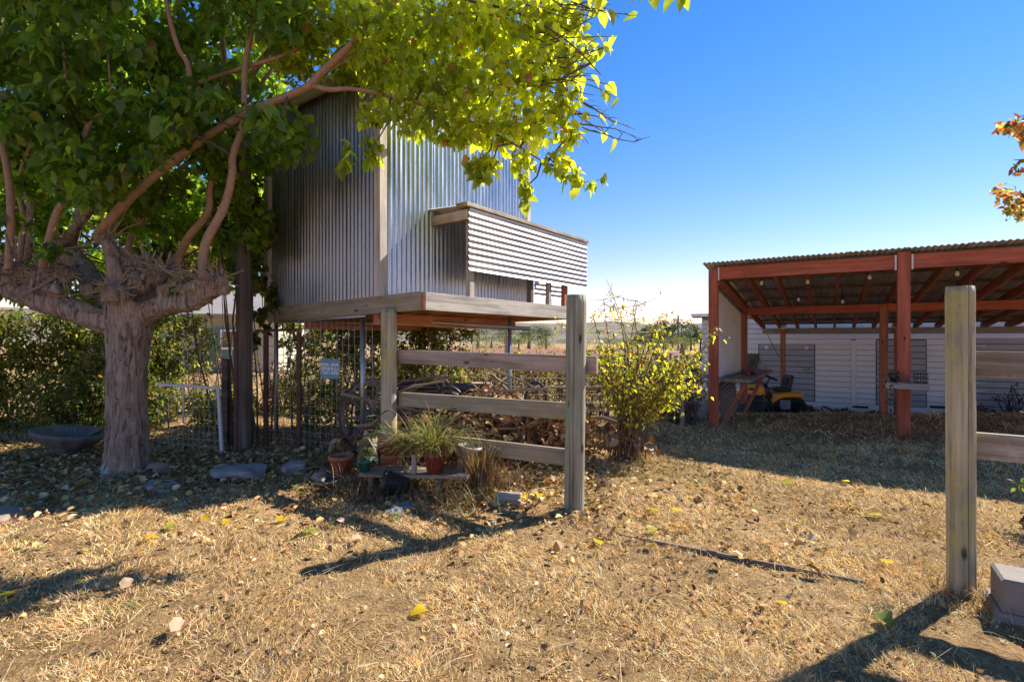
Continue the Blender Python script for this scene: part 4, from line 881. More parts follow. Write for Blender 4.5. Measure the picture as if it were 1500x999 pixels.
# crown: clumps of leaves on a 3D scaffold; every clump is (pixel column, row, distance behind trunk, radius in metres)
CL = []
for px in range(-160, 400, 62):
    for py in range(-330, 300, 62):
        lim = 250 if px < 300 else 190
        for rep in range(2):
            if py+rng.uniform(-15, 15) < lim: CL.append((px+rng.uniform(-30, 30), py+rng.uniform(-30, 30), rng.uniform(-.9, 1.9), rng.uniform(.26, .42), 0))
for px, py, r in ((40, 320, .2), (110, 335, .15), (170, 300, .22), (230, 330, .18), (215, 215, .3), (130, 250, .3), (330, 240, .3), (370, 320, .25), (300, 340, .2), (245, 190, .3), (340, 200, .28), (75, 230, .3), (10, 290, .25)):
    CL.append((px, py, rng.uniform(.5, 1.4), r, 0))
for px in range(-60, 400, 48):
    for py in (215, 265, 315, 360, 405):
        if not (py > 330 and px > 130 and px < 250) or py == 405: CL.append((px+rng.uniform(-22, 22), py+rng.uniform(-22, 22), rng.uniform(1.3, 2.5), rng.uniform(.26, .36), 0))
for px, py in ((100, 130), (170, 150), (60, 60), (150, 60), (220, 230), (250, 190), (310, 150), (200, 70), (30, 150), (90, 205), (405, 185), (385, 175)):
    CL.append((px, py, rng.uniform(-1.1, -.7), .16, 0))
for px, py, dd, r in ((150, 285, .1, .2), (215, 300, .2, .18), (40, 270, -.1, .2), (105, 255, -.3, .2), (250, 270, .3, .24), (345, 275, .3, .2), (385, 235, .2, .2), (190, 240, -.3, .18), (60, 335, .3, .14), (265, 335, .5, .16), (365, 350, .6, .2), (310, 235, -.1, .18), (80, 365, -.45, .07), (70, 372, -.45, .06), (10, 320, -.4, .1), (180, 330, .1, .12)):
    CL.append((px, py, dd, r, 0))
for px, py, dd, r in ((430, 40, -.2, .42), (440, 90, -.1, .30), (500, 40, -.3, .42), (570, 60, -.4, .42), (640, 50, -.5, .42), (700, 50, -.5, .42), (760, 50, -.6, .40), (820, 35, -.6, .30),
                   (560, 110, -.5, .30), (520, 100, .2, .28), (610, 120, -.6, .33), (670, 130, -.6, .33), (730, 125, -.7, .33), (790, 110, -.7, .30), (830, 90, -.7, .20),
                   (590, 170, -.6, .18), (545, 165, -.6, .16), (548, 215, -.65, .09), (640, 170, -.7, .22), (660, 200, -.7, .15), (690, 190, -.7, .22), (735, 190, -.7, .24), (785, 180, -.8, .25), (825, 150, -.8, .20), (835, 200, -.8, .13),
                   (700, 240, -.75, .12), (765, 235, -.75, .13), (815, 240, -.8, .14), (845, 255, -.8, .07), (770, 275, -.75, .06), (720, 240, -.8, .09), (610, 190, .1, .14),
                   (450, -60, .2, .5), (550, -60, 0, .5), (650, -70, -.2, .5), (750, -60, -.4, .45), (830, -40, -.5, .32), (500, -170, .5, .55), (640, -170, .2, .5), (770, -150, .0, .4), (420, -200, .8, .6), (600, 20, .6, .4), (700, 10, .7, .4), (780, 60, .5, .3), (560, -20, 1.2, .5), (660, -60, 1.3, .5)):
    CL.append((px, py, dd, r, 1))
Pn, Sn, Cn = [], [], []
mb = MB()
lim_np = np.array([tuple(q) for q in LIMBS])
for px, py, dd, r, side in CL:
    c = vz(px, py, dd); n = int((235 if side else 130)*(r/.3)**2.1)+8
    P_ = ball(n, tuple(c), (r, r, r*.85), .45); n = len(P_)
    # keep leaves out of the coop
    rel = P_-np.array(C0); aa = rel@np.array(A); bb = rel@np.array(B)
    ok = ~((aa > HA-.06) & (aa < HA2+.06) & (bb > -.04) & (bb < HB+.1) & (P_[:, 2] < HZ1+.12)); P_ = P_[ok]; n = len(P_)
    if n == 0: continue
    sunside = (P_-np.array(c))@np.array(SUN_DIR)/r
    yel_sun = (.55 if side else .02)+.3*rng.random(n)+.15*sunside+(.25 if px > 680 else 0)  # sunlight put into leaf colour: lighter and yellower on each clump's sun side
    base = np.array([(.085, .165, .025)])*(1-np.clip(yel_sun, 0, 1))[:, None]+np.array([(.40, .42, .03)])*np.clip(yel_sun, 0, 1)[:, None]
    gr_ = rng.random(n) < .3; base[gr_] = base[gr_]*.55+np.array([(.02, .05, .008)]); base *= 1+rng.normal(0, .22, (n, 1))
    od = rng.random(n) < (.02 if side else .004); base[od] = np.array([(.30, .13, .04)])
    Pn.append(P_); Cn.append(base); Sn.append(rng.uniform(.05, .105, n)*(1.0 if side else 1.25))
    # twig to the clump
    j = np.argmin(((lim_np-np.array(c))**2).sum(1)); a = Vector(lim_np[j]); m_ = a.lerp(c, .5)+Vector((random.gauss(0, .05), random.gauss(0, .05), random.gauss(.04, .05)))
    mb.add(tube([a, m_, c], [.012, .008, .004], 6))
    for k in range(7):
        e = Vector(P_[random.randrange(n)]); mb.add(tube([c.lerp(m_, .3*random.random()), c.lerp(e, .5)+Vector((0, 0, random.gauss(.02, .03))), e], [.004, .003, .0015], 4))
# bare twigs reaching past the crown on the sky side
for k in range(36):
    a = vz(random.uniform(770, 845), random.uniform(-10, 200), -.75); d = Vector((random.uniform(.3, 1), random.uniform(-.3, .3), random.uniform(-.35, .15))).normalized(); L = random.uniform(.3, .75); p = a; pts = [a]
    for s in range(5): d = (d+Vector((random.gauss(0, .16), random.gauss(0, .16), random.gauss(.02, .14)))).normalized(); p = p+d*L/5; pts.append(p)
    mb.add(tube(pts, [.008, .007, .006, .005, .004, .002], 5))
    for s in (1, 2, 3, 4):
        if random.random() < .8:
            e = pts[s]+(d+Vector((random.gauss(0, .6), random.gauss(0, .4), random.gauss(0, .5)))).normalized()*random.uniform(.06, .16); mb.add(tube([pts[s], pts[s].lerp(e, .5)+Vector((0, 0, .012)), e], [.005, .0035, .002], 4))
    if random.random() < .65:
        n = random.randint(1, 4); q = np.array([tuple(random.choice(pts[2:])) for _ in range(n)]); Pn.append(q); Cn.append(np.tile(np.array([(.25, .27, .04)]), (n, 1))*(1+rng.normal(0, .2, (n, 1)))); Sn.append(rng.uniform(.09, .14, n))
sprays = [[(800, 240, -.75), (830, 262, -.8), (850, 268, -.8), (888, 262, -.82)], [(760, 250, -.75), (768, 270, -.76), (772, 300, -.76)], [(900, -25, -.9), (960, -10, -.95), (1000, -6, -.95)], [(690, 235, -.75), (705, 262, -.76)], [(540, 180, -.65), (545, 235, -.66)], [(510, 190, -.6), (512, 235, -.6), (496, 240, -.6)]]
for sp_ in sprays:
    pts = smooth_path([vz(*q) for q in sp_], 6); mb.add(tube(pts, [.005*(1-.6*i/(len(pts)-1)) for i in range(len(pts))], 5)); n = 16
    q = np.array([tuple(pts[random.randrange(3, len(pts))]) for _ in range(n)])+rng.normal(0, .02, (n, 3)); Pn.append(q); Cn.append(np.tile(np.array([(.20, .24, .035)]), (n, 1))*(1+rng.normal(0, .25, (n, 1)))); Sn.append(rng.uniform(.09, .15, n))
Pn = np.concatenate(Pn); Cn = np.clip(np.concatenate(Cn), .01, .9); Sn = np.concatenate(Sn)
N = len(Pn); print('mulberry leaves', N)
Dn = rng.normal(size=(N, 3)); Dn[:, 2] = Dn[:, 2]*.6-.85; RO = rng.normal(0, .6, N)
o = obj('twigs', mesh(mb.V, mb.F, M_twig), I4, tree); o['kind'] = 'stuff'
# the leaves that show largest and unhidden (front of the crown) are parts of their own
u_ = CXP+FPX*Pn[:, 0]/Pn[:, 1]; v_ = HY-FPX*(Pn[:, 2]-CH)/Pn[:, 1]
inf = (u_ > 0) & (u_ < 1000) & (v_ > 0) & (v_ < 420); score = np.where(inf, Sn/Pn[:, 1]+rng.random(N)*.004, -1); pick = np.argsort(-score)[:300]
rest = np.ones(N, bool); rest[pick] = False
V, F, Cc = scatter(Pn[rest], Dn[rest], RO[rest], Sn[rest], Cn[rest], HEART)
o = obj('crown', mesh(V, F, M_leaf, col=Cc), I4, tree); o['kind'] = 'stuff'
lm = {}
TVn, TFn = HEART
Dp, sp2, np_ = orient(Dn[pick], RO[pick])
for k, i in enumerate(pick):
    key = (round(Cn[i][0]/.07), round(Cn[i][1]/.06))
    if key not in lm: lm[key] = mesh(TVn, TFn, M_leaf, False, np.tile(Cn[i], (len(TVn), 1)))
    Mx = Matrix.Translation(Pn[i]) @ (Matrix((Dp[k], sp2[k], np_[k])).transposed()*Sn[i]).to_4x4(); Mx[3][3] = 1
    obj('leaf', lm[key], Mx, tree)
# ------------------------------------------------------------------ shrubs, hedges, vines
def bush(name, label, cat, base, blobs, n, size, cols, wts, tm=OVAL, mat=M_leaf2, shell=.4, stems=12, stemmat=M_twig, droop=.3, group=None):
    t = thing(name, label, cat, base, group); P_ = []; vol = [b[1][0]*b[1][2] for b in blobs]; tot = sum(vol)
    smb = MB()
    for (c, r), v in zip(blobs, vol):
        # small sub-clumps give light and dark lumps
        m_ = max(4, int(n*v/tot/26)); cc = ball(m_, c, r, shell)
        for q in cc: P_.append(ball(26, q, np.array(r)*.22+.03, .6))
        for k in range(max(1, int(stems*v/tot))):
            q = Vector(cc[random.randrange(m_)]); b_ = Vector((c[0]+random.gauss(0, .12), c[1]+random.gauss(0, .1), base[2]-.03)); smb.add(tube([b_, b_.lerp(q, .5)+Vector((random.gauss(0, .06), random.gauss(0, .06), 0)), q], [.014, .009, .004], 6))
    P_ = np.concatenate(P_); P_ = P_[P_[:, 2] > base[2]-.02]; k = len(P_)
    foliage('foliage', t, P_, rng.uniform(.7, 1.25, k)*size, palette(k, cols, wts, .25), tm, mat, droop); obj('stems', mesh(smb.V, smb.F, stemmat), I4, t)['kind'] = 'stuff'
    return t
HC = [(.08, .125, .03), (.16, .2, .04), (.36, .34, .05), (.2, .16, .085), (.40, .19, .06)]
bush('hedge', 'dense mixed hedge with yellowing vine leaves behind the stone bowl', 'hedge', (-7.2, 7.9, 0), [((-9.8+1.0*i+random.uniform(-.2, .2), 8.0+random.uniform(-.3, .3), z), (.85, .6, .62)) for i in range(5) for z in (.5, 1.25)]+[((-8.2, 7.6, 1.6), (.8, .5, .35)), ((-6.6, 7.8, 1.55), (.6, .5, .35))], 26000, .085, HC, [4, 4, 2.5, 2, .4], stems=40)
bush('hedge', 'dark low shrub mass between the bowl and the trunk', 'hedge', (-5.4, 7.2, 0), [((-5.6, 7.3, .5), (.6, .5, .55)), ((-6.3, 7.1, .45), (.6, .4, .5)), ((-5.75, 7.4, 1.1), (.45, .4, .5))], 9000, .06, HC, [6, 3, .6, 3, .6], stems=20)
bush('vine_thicket', 'leafy climbing vine thicket between trunk and tall dark post', 'vine', (-4.4, 7.6, 0), [((-5.35, 7.7, .8), (.3, .4, .85)), ((-5.35, 7.6, 1.8), (.28, .35, .5)), ((-4.5, 7.8, .3), (.6, .35, .38)), ((-4.2, 7.2, 2.45), (.6, .3, .28))], 8000, .075, HC, [4, 4, 2, 1.5, .4], stems=7)
bush('vine_thicket', 'sunlit vine thicket behind the wire fence with the sign', 'vine', (-2.9, 7.8, 0), [((-3.3+.55*i, 8.0+random.uniform(-.2, .2), z), (.5, .35, .5)) for i in range(5) for z in (.45, 1.15, 1.6)], 13000, .085, [(.09, .14, .03), (.2, .24, .045), (.40, .37, .05), (.26, .18, .10)], [3, 4, 2, 2], stems=50)
bush('vine_thicket', 'ivy climbing the tall dark post beside the coop', 'vine', (-3.35, 6.35, 0), [((-3.35, 6.35, 2.5), (.25, .22, .5)), ((-3.45, 6.4, 3.2), (.35, .25, .5)), ((-3.3, 6.5, 1.6), (.14, .12, .4)), ((-3.2, 6.6, 2.0), (.16, .1, .3))], 1300, .085, HC, [5, 3, 1, .5, 0], HEART, stems=14)
bush('dry_thicket', 'tangle of bare tan stems between hedge and house', 'bush', (-4.6, 9.4, 0), [((-5.9+.45*i, 9.4, .5), (.45, .3, .55)) for i in range(7)], 4000, .05, [(.30, .2, .12), (.42, .3, .19), (.2, .13, .08)], [2, 2, 1], CURL, M_dry, stems=200, stemmat=M_stick)
bush('dry_thicket', 'brown dead undergrowth along the long wire fence', 'bush', (.0, 8.6, 0), [((-1.9+.5*i, 8.8, .5), (.5, .35, .6)) for i in range(10)], 9000, .06, [(.30, .2, .12), (.40, .29, .18), (.2, .13, .08), (.18, .19, .06)], [2, 2, 1, .8], CURL, M_dry, stems=120, stemmat=M_stick)
bush('background_tree', 'dark leafy tree growing behind the hedge and the mulberry knuckles', 'tree', (-5.6, 9.8, 0), [((-8.2+.9*i+random.uniform(-.2, .2), 9.6+random.uniform(-.4, .4), z), (.7, .6, .6)) for i in range(6) for z in ((2.0, 2.9, 3.8) if i < 2 else (2.75, 3.3, 4.0))], 17000, .10, [(.05, .085, .02), (.09, .13, .03), (.2, .22, .04)], [4, 3, .8], HEART, M_leaf, stems=40)
bush('bramble_bank', 'long low bank of mixed green and brown brambles behind the garden fence', 'brambles', (0, 11, 0), [((-4.2+.75*i, 11+random.uniform(-.5, .5), .35+float(gz(-4.2+.75*i, 11))), (.7, .6, .62)) for i in range(12)]+[((-3+1.2*i, 13.5, .35+float(gz(-3+1.2*i, 13.5))), (1.0, .7, .7)) for i in range(7)], 16000, .085, [(.10, .13, .035), (.22, .22, .05), (.32, .22, .12), (.2, .13, .07), (.36, .33, .06)], [3, 3, 2, 2, 1.2], stems=120, stemmat=M_stick)
bush('dry_thicket', 'grey bare twiggy bush beside the left shed post', 'bush', (2.75, 8.0, 0), [((2.75, 8.2, .55), (.35, .3, .5)), ((2.4, 8.6, .5), (.4, .3, .45))], 700, .045, [(.25, .18, .12), (.15, .10, .07)], [1, 1], CURL, M_dry, stems=120, stemmat=M_twig)
# yellow-green shrub by the green post
sbp = gp(916, 5.75); shrub = thing('yellow_shrub', 'loose upright shrub with small yellow-green leaves and red stems', 'shrub', sbp)
mb = MB(); PP = []
for k in range(34):
    a = random.uniform(0, 6.283); tip = Vector((random.gauss(.05, .42), random.gauss(0, .32), random.uniform(.75, 1.75)))
    if k < 5: tip = Vector((random.uniform(-.3, .15), random.uniform(-.2, .2), random.uniform(1.7, 2.0)))
    elif k < 15: tip = Vector((random.uniform(.35, .88), random.uniform(-.3, .3), random.uniform(.75, 1.15)))
    b_ = Vector((random.gauss(0, .09), random.gauss(0, .07), -.03)); m1 = b_.lerp(tip, .35)+Vector((-tip.x*.12, -tip.y*.12, .12)); m2 = b_.lerp(tip, .7)+Vector((-tip.x*.05+random.gauss(0, .04), random.gauss(0, .04), .08))
    pts = smooth_path([b_, m1, m2, tip], 6); mb.add(tube([sbp+q for q in pts], [.010*(1-.75*i/(len(pts)-1)) for i in range(len(pts))], 6))
    for j in range(6, len(pts)):
        for s in range(random.randint(2, 4)):
            e = pts[j]+Vector((random.gauss(0, .10), random.gauss(0, .10), random.gauss(.03, .07))); mb.add(tube([sbp+pts[j], sbp+e], [.003, .0015], 4))
            dens = 1 if tip.z > 1.6 else random.choice((1, 2, 3))
            for w in range(dens): PP.append(sbp+pts[j].lerp(e, random.uniform(.3, 1.1))+Vector((random.gauss(0, .018), random.gauss(0, .018), random.gauss(0, .018))))
obj('stems', mesh(mb.V, mb.F, M_redtwig), I4, shrub)
PP = np.array([tuple(q) for q in PP]); PP = PP[PP[:, 2] > .2]
foliage('foliage', shrub, PP, rng.uniform(.04, .075, len(PP)), palette(len(PP), [(.34, .36, .035), (.52, .46, .04), (.18, .22, .035), (.5, .22, .05)], [4, 3, 3, .25], .2), OVAL, M_shrubleaf, .35)
# dry tufts round its foot and the post feet
grassy('dry_tuft', sbp, 120, .28, [(.42, .30, .16), (.30, .2, .11), (.24, .24, .08)], [3, 2, 1], 'dry grass tuft round the foot of the yellow-green shrub', .004, spread=.8, rad=.12, cat='grass tuft')
grassy('dry_tuft', Vector((G0.x, G0.y-.02, 0)), 200, .15, [(.46, .33, .18), (.30, .2, .11)], [3, 2], 'short dry grass round the foot of the yellowed gate post', .003, spread=1.0, rad=.13, cat='grass tuft')
grassy('dry_tuft', Vector((mp.x, mp.y-.05, float(gz(mp.x, mp.y)))), 160, .26, [(.30, .2, .13), (.24, .12, .08)], [2, 2], 'dry grass round the foot of the middle shed post', .004, spread=1.0, rad=.2, cat='grass tuft')
bush('small_shrub', 'small green shrub just behind the concrete block', 'shrub', (3.75, 3.55, 0), [((3.85, 3.6, .22), (.17, .17, .22))], 500, .05, [(.06, .10, .02), (.14, .17, .04)], [1, 1], stems=10)
bush('weed_clump', 'thin weeds growing against the wide grey barn door', 'weeds', tuple(bp(bt(1470), -.45, .5)), [(tuple(bp(bt(1470), -.05, .5)), (.5, .25, .38)), (tuple(bp(bt(1440), -.3, .5)), (.6, .25, .2))], 260, .07, [(.08, .08, .04), (.2, .13, .08)], [1, 1], stems=30)
bush('weed_clump', 'low dry weeds along the foot of the barn wall', 'weeds', tuple(bp(3.2, -.66, .4)), [(tuple(bp(1.2+.8*i, -.60, .35)), (.5, .25, .12)) for i in range(8)], 1100, .06, [(.12, .09, .06), (.24, .13, .08), (.1, .1, .04)], [1, 1, .6], CURL, M_dry, stems=40)
# tree off to the right whose branch tips hang into the view
rt = thing('sweetgum_tree', 'autumn tree whose reddish green branch tips hang over the shed roof', 'tree', (13.6, 9.6, -.2))
V, F = tube([(13.6, 9.6, -.3), (13.55, 9.6, 1.5), (13.6, 9.6, 3.2), (13.5, 9.5, 5.4)], [.2, .16, .13, .05], 14, True, .03); obj('trunk', mesh(V, F, M_bark, True), I4, rt)
mb = MB(); PP = []
for z, xx in ((3.95, 9.3), (4.15, 9.42), (4.45, 9.45), (5.2, 9.4), (5.45, 9.42), (4.05, 9.6), (4.8, 9.5), (4.4, 12), (5.2, 14), (3.8, 15), (4.9, 12.5), (5.9, 12.8), (6.3, 11.5), (5.6, 15.2)):
    e = Vector((xx, 9.5+random.uniform(-.6, .3), z)); s_ = Vector((13.55, 9.55, z-1.0)); mb.add(tube([s_, s_.lerp(e, .5)+Vector((0, 0, .25)), e], [.05, .03, .008], 7))
    for k in range(5): PP.append(ball(34, tuple(s_.lerp(e, .6+.1*k)+Vector((random.gauss(0, .15), random.gauss(0, .15), random.gauss(0, .1)))), (.22, .22, .15), .6))
obj('limbs', mesh(mb.V, mb.F, M_twig), I4, rt); PP = np.concatenate(PP)
foliage('crown', rt, PP, rng.uniform(.09, .15, len(PP)), palette(len(PP), [(.10, .12, .03), (.24, .10, .05), (.36, .2, .05), (.15, .06, .04)], [4, 3, 1.5, 2], .25), HEART, M_leaf, .3)
# ------------------------------------------------------------------ beyond the yard
hs = thing('neighbour_house', 'cream and green house with grey roof seen past the hedge', 'house', (-15.3, 24, -.5))
HM = Matrix.Translation((-16.2, 24.5, float(gz(-15, 24)))) @ Matrix.Rotation(.12, 4, 'Z')
box('wall', (9, 5, 2.9), HM @ Matrix.Translation((0, 2.5, 1.45)), M_cream, hs); box('wall', (1.9, .4, 2.2), HM @ Matrix.Translation((2.45, -.2, 1.1)), M_green, hs)
V = [(-5, -.8, 2.75), (5, -.8, 2.75), (5, 2.5, 4.2), (-5, 2.5, 4.2), (5, 5.8, 2.75), (-5, 5.8, 2.75)]
obj('roof', mesh(V+[(x, y, z+.12) for x, y, z in V], [(0, 1, 2, 3), (3, 2, 4, 5), (9, 8, 7, 6), (11, 10, 8, 9), (0, 6, 7, 1), (5, 4, 10, 11), (1, 7, 8, 2), (2, 8, 10, 4), (0, 3, 9, 6), (3, 5, 11, 9)], M_roofg), HM, hs)
wn = box('window', (.95, .1, .95), HM @ Matrix.Translation((2.6, -.42, 1.65)), M_white, hs); box('pane', (.76, .06, .76), HM @ Matrix.Translation((2.6, -.46, 1.65)), M_glass, wn)
# long low red roofed building
lb = thing('red_roof_building', 'long low building with faded red roof beyond the vines', 'building', (4, 45, -2))
zb = float(gz(4, 45)); LM = Matrix.Translation((5, 45, zb)) @ Matrix.Rotation(-.05, 4, 'Z')
box('wall', (27, 7, 1.5), LM @ Matrix.Translation((0, 3.5, .75)), M_cream, lb)
V = [(-14, -.9, 1.45), (14, -.9, 1.25), (14, 3.5, 2.75), (-14, 3.5, 3.0), (14, 7.9, 1.3), (-14, 7.9, 1.45)]
rf = obj('roof', mesh(V+[(x, y, z+.1) for x, y, z in V], [(0, 1, 2, 3), (3, 2, 4, 5), (9, 8, 7, 6), (11, 10, 8, 9), (0, 6, 7, 1), (5, 4, 10, 11), (1, 7, 8, 2), (2, 8, 10, 4), (0, 3, 9, 6), (3, 5, 11, 9)], M_rooft), LM, lb)
for x in (-9, -4, 1, 6, 10): wq = box('window', (1.4, .08, .8), LM @ Matrix.Translation((x, -.03, .85)), M_white, lb); box('pane', (1.2, .04, .62), LM @ Matrix.Translation((x, -.07, .85)), M_glass, wq)
for i in range(4):
    y = 17+4.2*i; zb = float(gz(4, y)); x0, x1 = -3.5-1.2*i, 13+i*.8
    bush('vine_row', ['nearest', 'second', 'third', 'farthest'][i]+' trellised row of yellow-green grapevines counting from the wire fence', 'vines', (4, y, zb), [((x0+.9*k, y, zb+1.1), (.65, .3, .55)) for k in range(int((x1-x0)/.9))], 6500, .14, [(.20, .20, .035), (.33, .28, .04), (.12, .12, .03)], [3, 2, 1.5], stems=30, group='vine rows')
# far trees
def far_tree(name, label, c, h, w, cols, wts, n=1500):
    w *= 1.45
    t = thing(name, label, 'tree', c, 'trees on the far rise'); V, F = tube([c-Vector((0, 0, .3)), c+Vector((0, 0, h*.75))], [w*.05, w*.015], 7); obj('trunk', mesh(V, F, M_twig), I4, t)
    P_ = []
    for k in range(16):
        f = random.uniform(.3, .95); q = c+Vector((random.gauss(0, w*.22), random.gauss(0, w*.22), h*f)); P_.append(ball(n//16, tuple(q), (w*.22, w*.22, h*.13), .5))
    P_ = np.concatenate(P_); foliage('crown', t, P_, rng.uniform(.04, .075, len(P_))*h, palette(len(P_), cols, wts, .25), OVAL, M_leaf2, .2)
DKG = [(.025, .045, .022), (.045, .07, .03), (.07, .085, .04)]
k = 0
for px, top, d, wpx in ((945, 478, 150, 18), (958, 474, 155, 20), (972, 470, 150, 20), (985, 472, 148, 22), (998, 468, 152, 22), (1012, 474, 150, 24), (1026, 478, 150, 22), (935, 484, 145, 18), (1040, 476, 150, 24), (742, 478, 150, 40), (775, 474, 155, 46), (800, 480, 150, 36), (965, 486, 130, 26), (1005, 486, 130, 28), (1060, 474, 150, 30), (700, 480, 160, 40)):
    base = Vector(((px-CXP)/FPX*d, d, float(gz(0, d))-.2)); zt = CH-(top-HY)/FPX*d; k += 1
    far_tree('far_tree', 'dark green tree in the clump on the far rise', base, zt-base.z, wpx/FPX*d, DKG, [3, 3, 1])
for px, top, d, wpx in ((905, 494, 80, 24), (925, 497, 78, 26), (950, 494, 82, 30), (975, 496, 80, 26), (720, 488, 85, 34), (760, 489, 85, 36), (800, 492, 82, 30), (1000, 494, 80, 26)):
    base = Vector(((px-CXP)/FPX*d, d, float(gz(0, d))-.2)); zt = CH-(top-HY)/FPX*d
    t_ = far_tree('round_bush', 'olive green round bush in the line before the dark trees', base, zt-base.z, wpx/FPX*d, [(.12, .14, .05), (.18, .18, .06), (.08, .1, .04)], [2, 2, 1], 1100)
up = thing('utility_pole', 'dark wooden utility pole with crossarm rising above the far trees', 'pole', (38, 110, -2.5))
pb = at(993.5, 500, 100); rod('pole', (pb.x, pb.y, -3), (pb.x, pb.y, CH+32/FPX*100), .16, M_dark, up); beam('crossarm', (pb.x-.9, pb.y, CH+26/FPX*100), (pb.x+.9, pb.y, CH+26/FPX*100), .12, .14, M_dark, up)
V, F = tube([Vector((pb.x, pb.y, CH+26/FPX*100)).lerp(at(925, 485, 70), s)+Vector((0, 0, -1.0*math.sin(math.pi*s))) for s in np.linspace(0, 1, 14)], .03, 5); obj('power_line', mesh(V, F, M_pipe), I4, up)
# ------------------------------------------------------------------ leaf litter and single fallen leaves
n = 22000; yy = rng.uniform(3.0, 8.6, n); xx = rng.uniform(-7.5, 2.2, n)
dn = np.exp(-((yy-(5.4-.28*(xx+1.5)*(xx > -1.5)))/1.0)**2)*np.where(xx < .9, 1, .18)+.03
keep = rng.random(n) < dn; xx, yy = xx[keep], yy[keep]; n = len(xx)
D = rng.normal(size=(n, 3)); D[:, 2] *= .35
V, F, Cc = scatter(np.stack([xx, yy, gz(xx, yy)+rng.uniform(.012, .045, n)], 1), D, rng.normal(0, .45, n), rng.uniform(.03, .08, n), palette(n, [(.56, .36, .15), (.36, .21, .10), (.60, .44, .24), (.26, .23, .07), (.18, .10, .055)], [3, 3, 2.4, .7, 1.5], .22), CURL)
tag(obj('leaf_litter', mesh(V, F, M_dry, col=Cc)), 'brown fallen leaves littering the ground under the tree', 'leaf litter', kind='stuff')
lf = [(455, 783, .13, 0), (1293, 903, .10, 1), (876, 803, .09, 2), (790, 728, .10, 2), (770, 733, .09, 2), (1302, 832, .09, 2), (622, 901, .08, 2), (212, 798, .09, 2), (256, 776, .09, 3), (299, 764, .08, 2), (407, 765, .08, 2), (334, 767, .08, 2), (1160, 711, .11, 3), (1235, 706, .07, 2), (960, 759, .10, 3), (951, 784, .09, 3), (987, 758, .08, 2), (1150, 891, .06, 2), (1290, 762, .10, 3), (1245, 790, .09, 4), (1205, 850, .11, 4), (1224, 787, .08, 4), (1348, 748, .08, 4), (1215, 735, .07, 4), (822, 812, .10, 5), (178, 876, .09, 5), (250, 936, .09, 5), (410, 690, .11, 1), (430, 715, .11, 1), (450, 722, .08, 1), (575, 760, .08, 1), (20, 880, .09, 2), (530, 792, .08, 5), (690, 762, .08, 3)]
NMS = ['long pale green striped', 'flat green', 'bright yellow', 'yellow-green', 'curled dark brown', 'pinkish tan']
CLR = [(.20, .30, .09), (.14, .22, .05), (.55, .46, .03), (.34, .38, .06), (.17, .09, .05), (.5, .33, .22)]
for px, py, s_, c in lf:
    p = on(px, py)+Vector((0, 0, .035)); a = random.uniform(0, 6.283)
    o = big_leaf('fallen_leaf', None, p, (math.cos(a), math.sin(a), .12), s_, CLR[c], M_leaf if c < 4 else M_dry, random.uniform(-.5, .5), HEART if c < 4 else CURL)
    tag(o, NMS[c]+' fallen leaf lying on the dry ground', 'leaf', 'single '+NMS[c]+' fallen leaves')
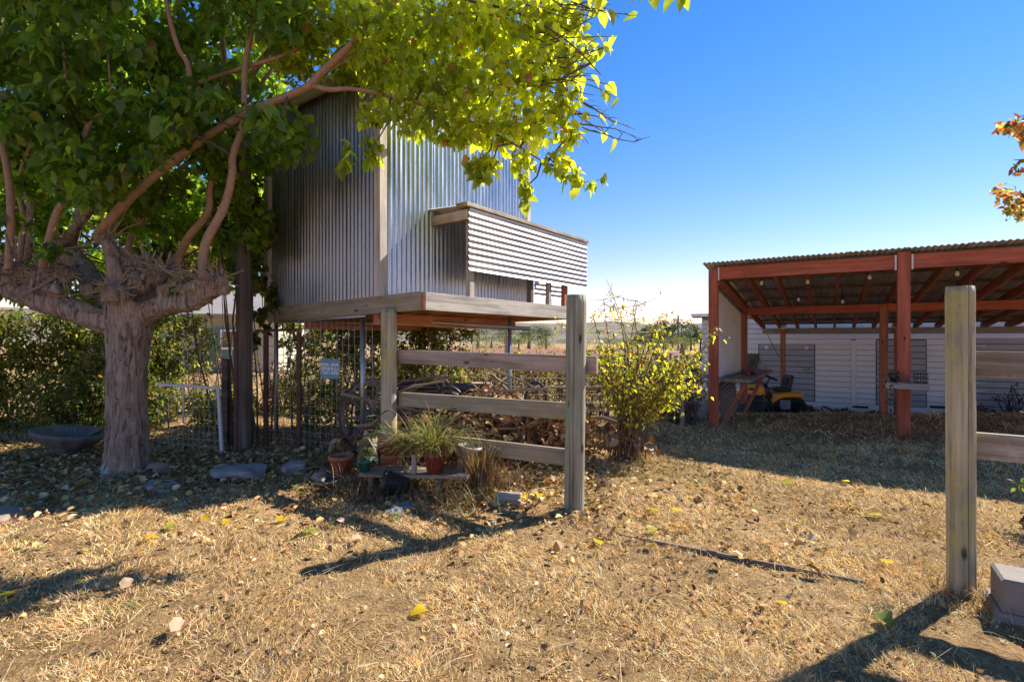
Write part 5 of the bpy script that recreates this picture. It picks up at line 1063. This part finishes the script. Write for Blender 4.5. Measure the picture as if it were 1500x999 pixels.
# ------------------------------------------------------------------ dry grass
def fbm(x, y, s, seed): return np.sin(x*s+seed)*np.cos(y*s*1.13+seed*2)+.6*np.sin(x*s*2.3+y*s*1.7+seed*3)+.4*np.cos(x*s*4.1-y*s*3.3+seed)
def grass(name, n, y0, y1, ln, wid, label, seed):
    yy = (y0**.55+(y1**.55-y0**.55)*rng.random(n))**(1/.55); xx = rng.uniform(-1, 1, n)*(1.12*yy+1.0)
    cl = fbm(xx, yy, 3.1, seed)+.8*fbm(xx, yy, 9.0, seed+4)
    bed = np.exp(-((yy-5.4)/.9)**2)*(xx < .9)
    under = (yy > 8.2)*(xx > 3)*.5
    keep = rng.random(n) < np.clip(.66+.26*cl, .1, 1)*(1-.75*bed)*(1-under*.4); xx, yy, cl = xx[keep], yy[keep], cl[keep]; m_ = len(xx)
    a = rng.uniform(0, 6.283, m_)*.55+fbm(xx, yy, 4.0, seed+9)*1.2; up = np.abs(rng.normal(.45, .42, m_))
    D = np.stack([np.cos(a), np.sin(a), up], 1)
    sc = (yy/2.4)**.35
    L = ln*rng.uniform(.5, 1.35, m_)*np.clip(.88+.22*cl, .4, 1.5)*sc; w_ = wid*rng.uniform(.7, 1.3, m_)*(yy/2.4)**.75
    cols = palette(m_, [(.78, .53, .25), (.66, .42, .18), (.86, .68, .42), (.30, .18, .09), (.58, .36, .14), (.52, .42, .30)], [4, 3.6, 2.8, 2.4, 2, 1.6], .2)
    dkn = np.clip(1+.10*fbm(xx, yy, 1.1, seed+2)+.08*fbm(xx, yy, 5.5, seed+7), .7, 1.3); cols *= dkn[:, None]
    gn = (fbm(xx, yy, 1.7, 2.2)+.7*fbm(xx, yy, 6.3, 5) > 2.1) & (rng.random(m_) < .45)
    gn |= (np.hypot(xx-1.6, (yy-5.1)*1.1) < .55) & (rng.random(m_) < .4)
    cols[gn] = palette(int(gn.sum()), [(.15, .19, .05), (.24, .25, .08)], [1, 1], .2)
    V, F, Cc = scatter(np.stack([xx, yy, gz(xx, yy)-.004], 1), D, rng.normal(0, .5, m_), L, np.clip(cols, .02, .9), BLADE, w_)
    tag(obj(name, mesh(V, F, M_grass, col=Cc)), label, 'grass', kind='stuff')
grass('dry_grass', 420000, 1.7, 6.5, .050, .0034, 'short matted straw grass over the sunny foreground', 1.0)
grass('dry_grass', 90000, 6.0, 15.0, .060, .0042, 'thin dry grass around and under the shed', 2.0)
n = 9000; yy = (1.8**.6+(7.5**.6-1.8**.6)*rng.random(n))**(1/.6); xx = rng.uniform(-1, 1, n)*(1.1*yy+.6)
kp_ = rng.random(n) < np.clip(.5+.35*fbm(xx, yy, 2.1, 6.0), .05, 1); xx, yy = xx[kp_], yy[kp_]; n = len(xx); D = rng.normal(size=(n, 3)); D[:, 2] *= .5
V, F, Cc = scatter(np.stack([xx, yy, gz(xx, yy)+rng.uniform(.01, .03, n)], 1), D, rng.normal(0, .8, n), rng.uniform(.012, .038, n)*(yy/2.5)**.3, palette(n, [(.30, .18, .10), (.42, .27, .14), (.20, .12, .07), (.6, .44, .28)], [3, 3, 1, 2], .25), CURL)
tag(obj('leaf_crumbs', mesh(V, F, M_dry, col=Cc)), 'small dark leaf crumbs scattered through the dry grass', 'leaf litter', kind='stuff')
# longer fallen straws
n = 2200; yy = rng.uniform(1.9, 6.0, n); xx = rng.uniform(-1, 1, n)*(1.1*yy+.6); a = rng.uniform(0, 6.283, n)
V, F, Cc = scatter(np.stack([xx, yy, gz(xx, yy)+.022], 1), np.stack([np.cos(a), np.sin(a), rng.normal(.06, .12, n)], 1), rng.normal(0, .6, n), rng.uniform(.06, .24, n), palette(n, [(.55, .42, .24), (.62, .5, .32), (.35, .23, .12)], [2, 1, 2], .15), BLADE, rng.uniform(.002, .0042, n))
tag(obj('loose_straw', mesh(V, F, M_grass, col=Cc)), 'loose pale straws lying across the grass', 'straw', kind='stuff')
bpy.context.view_layer.update()
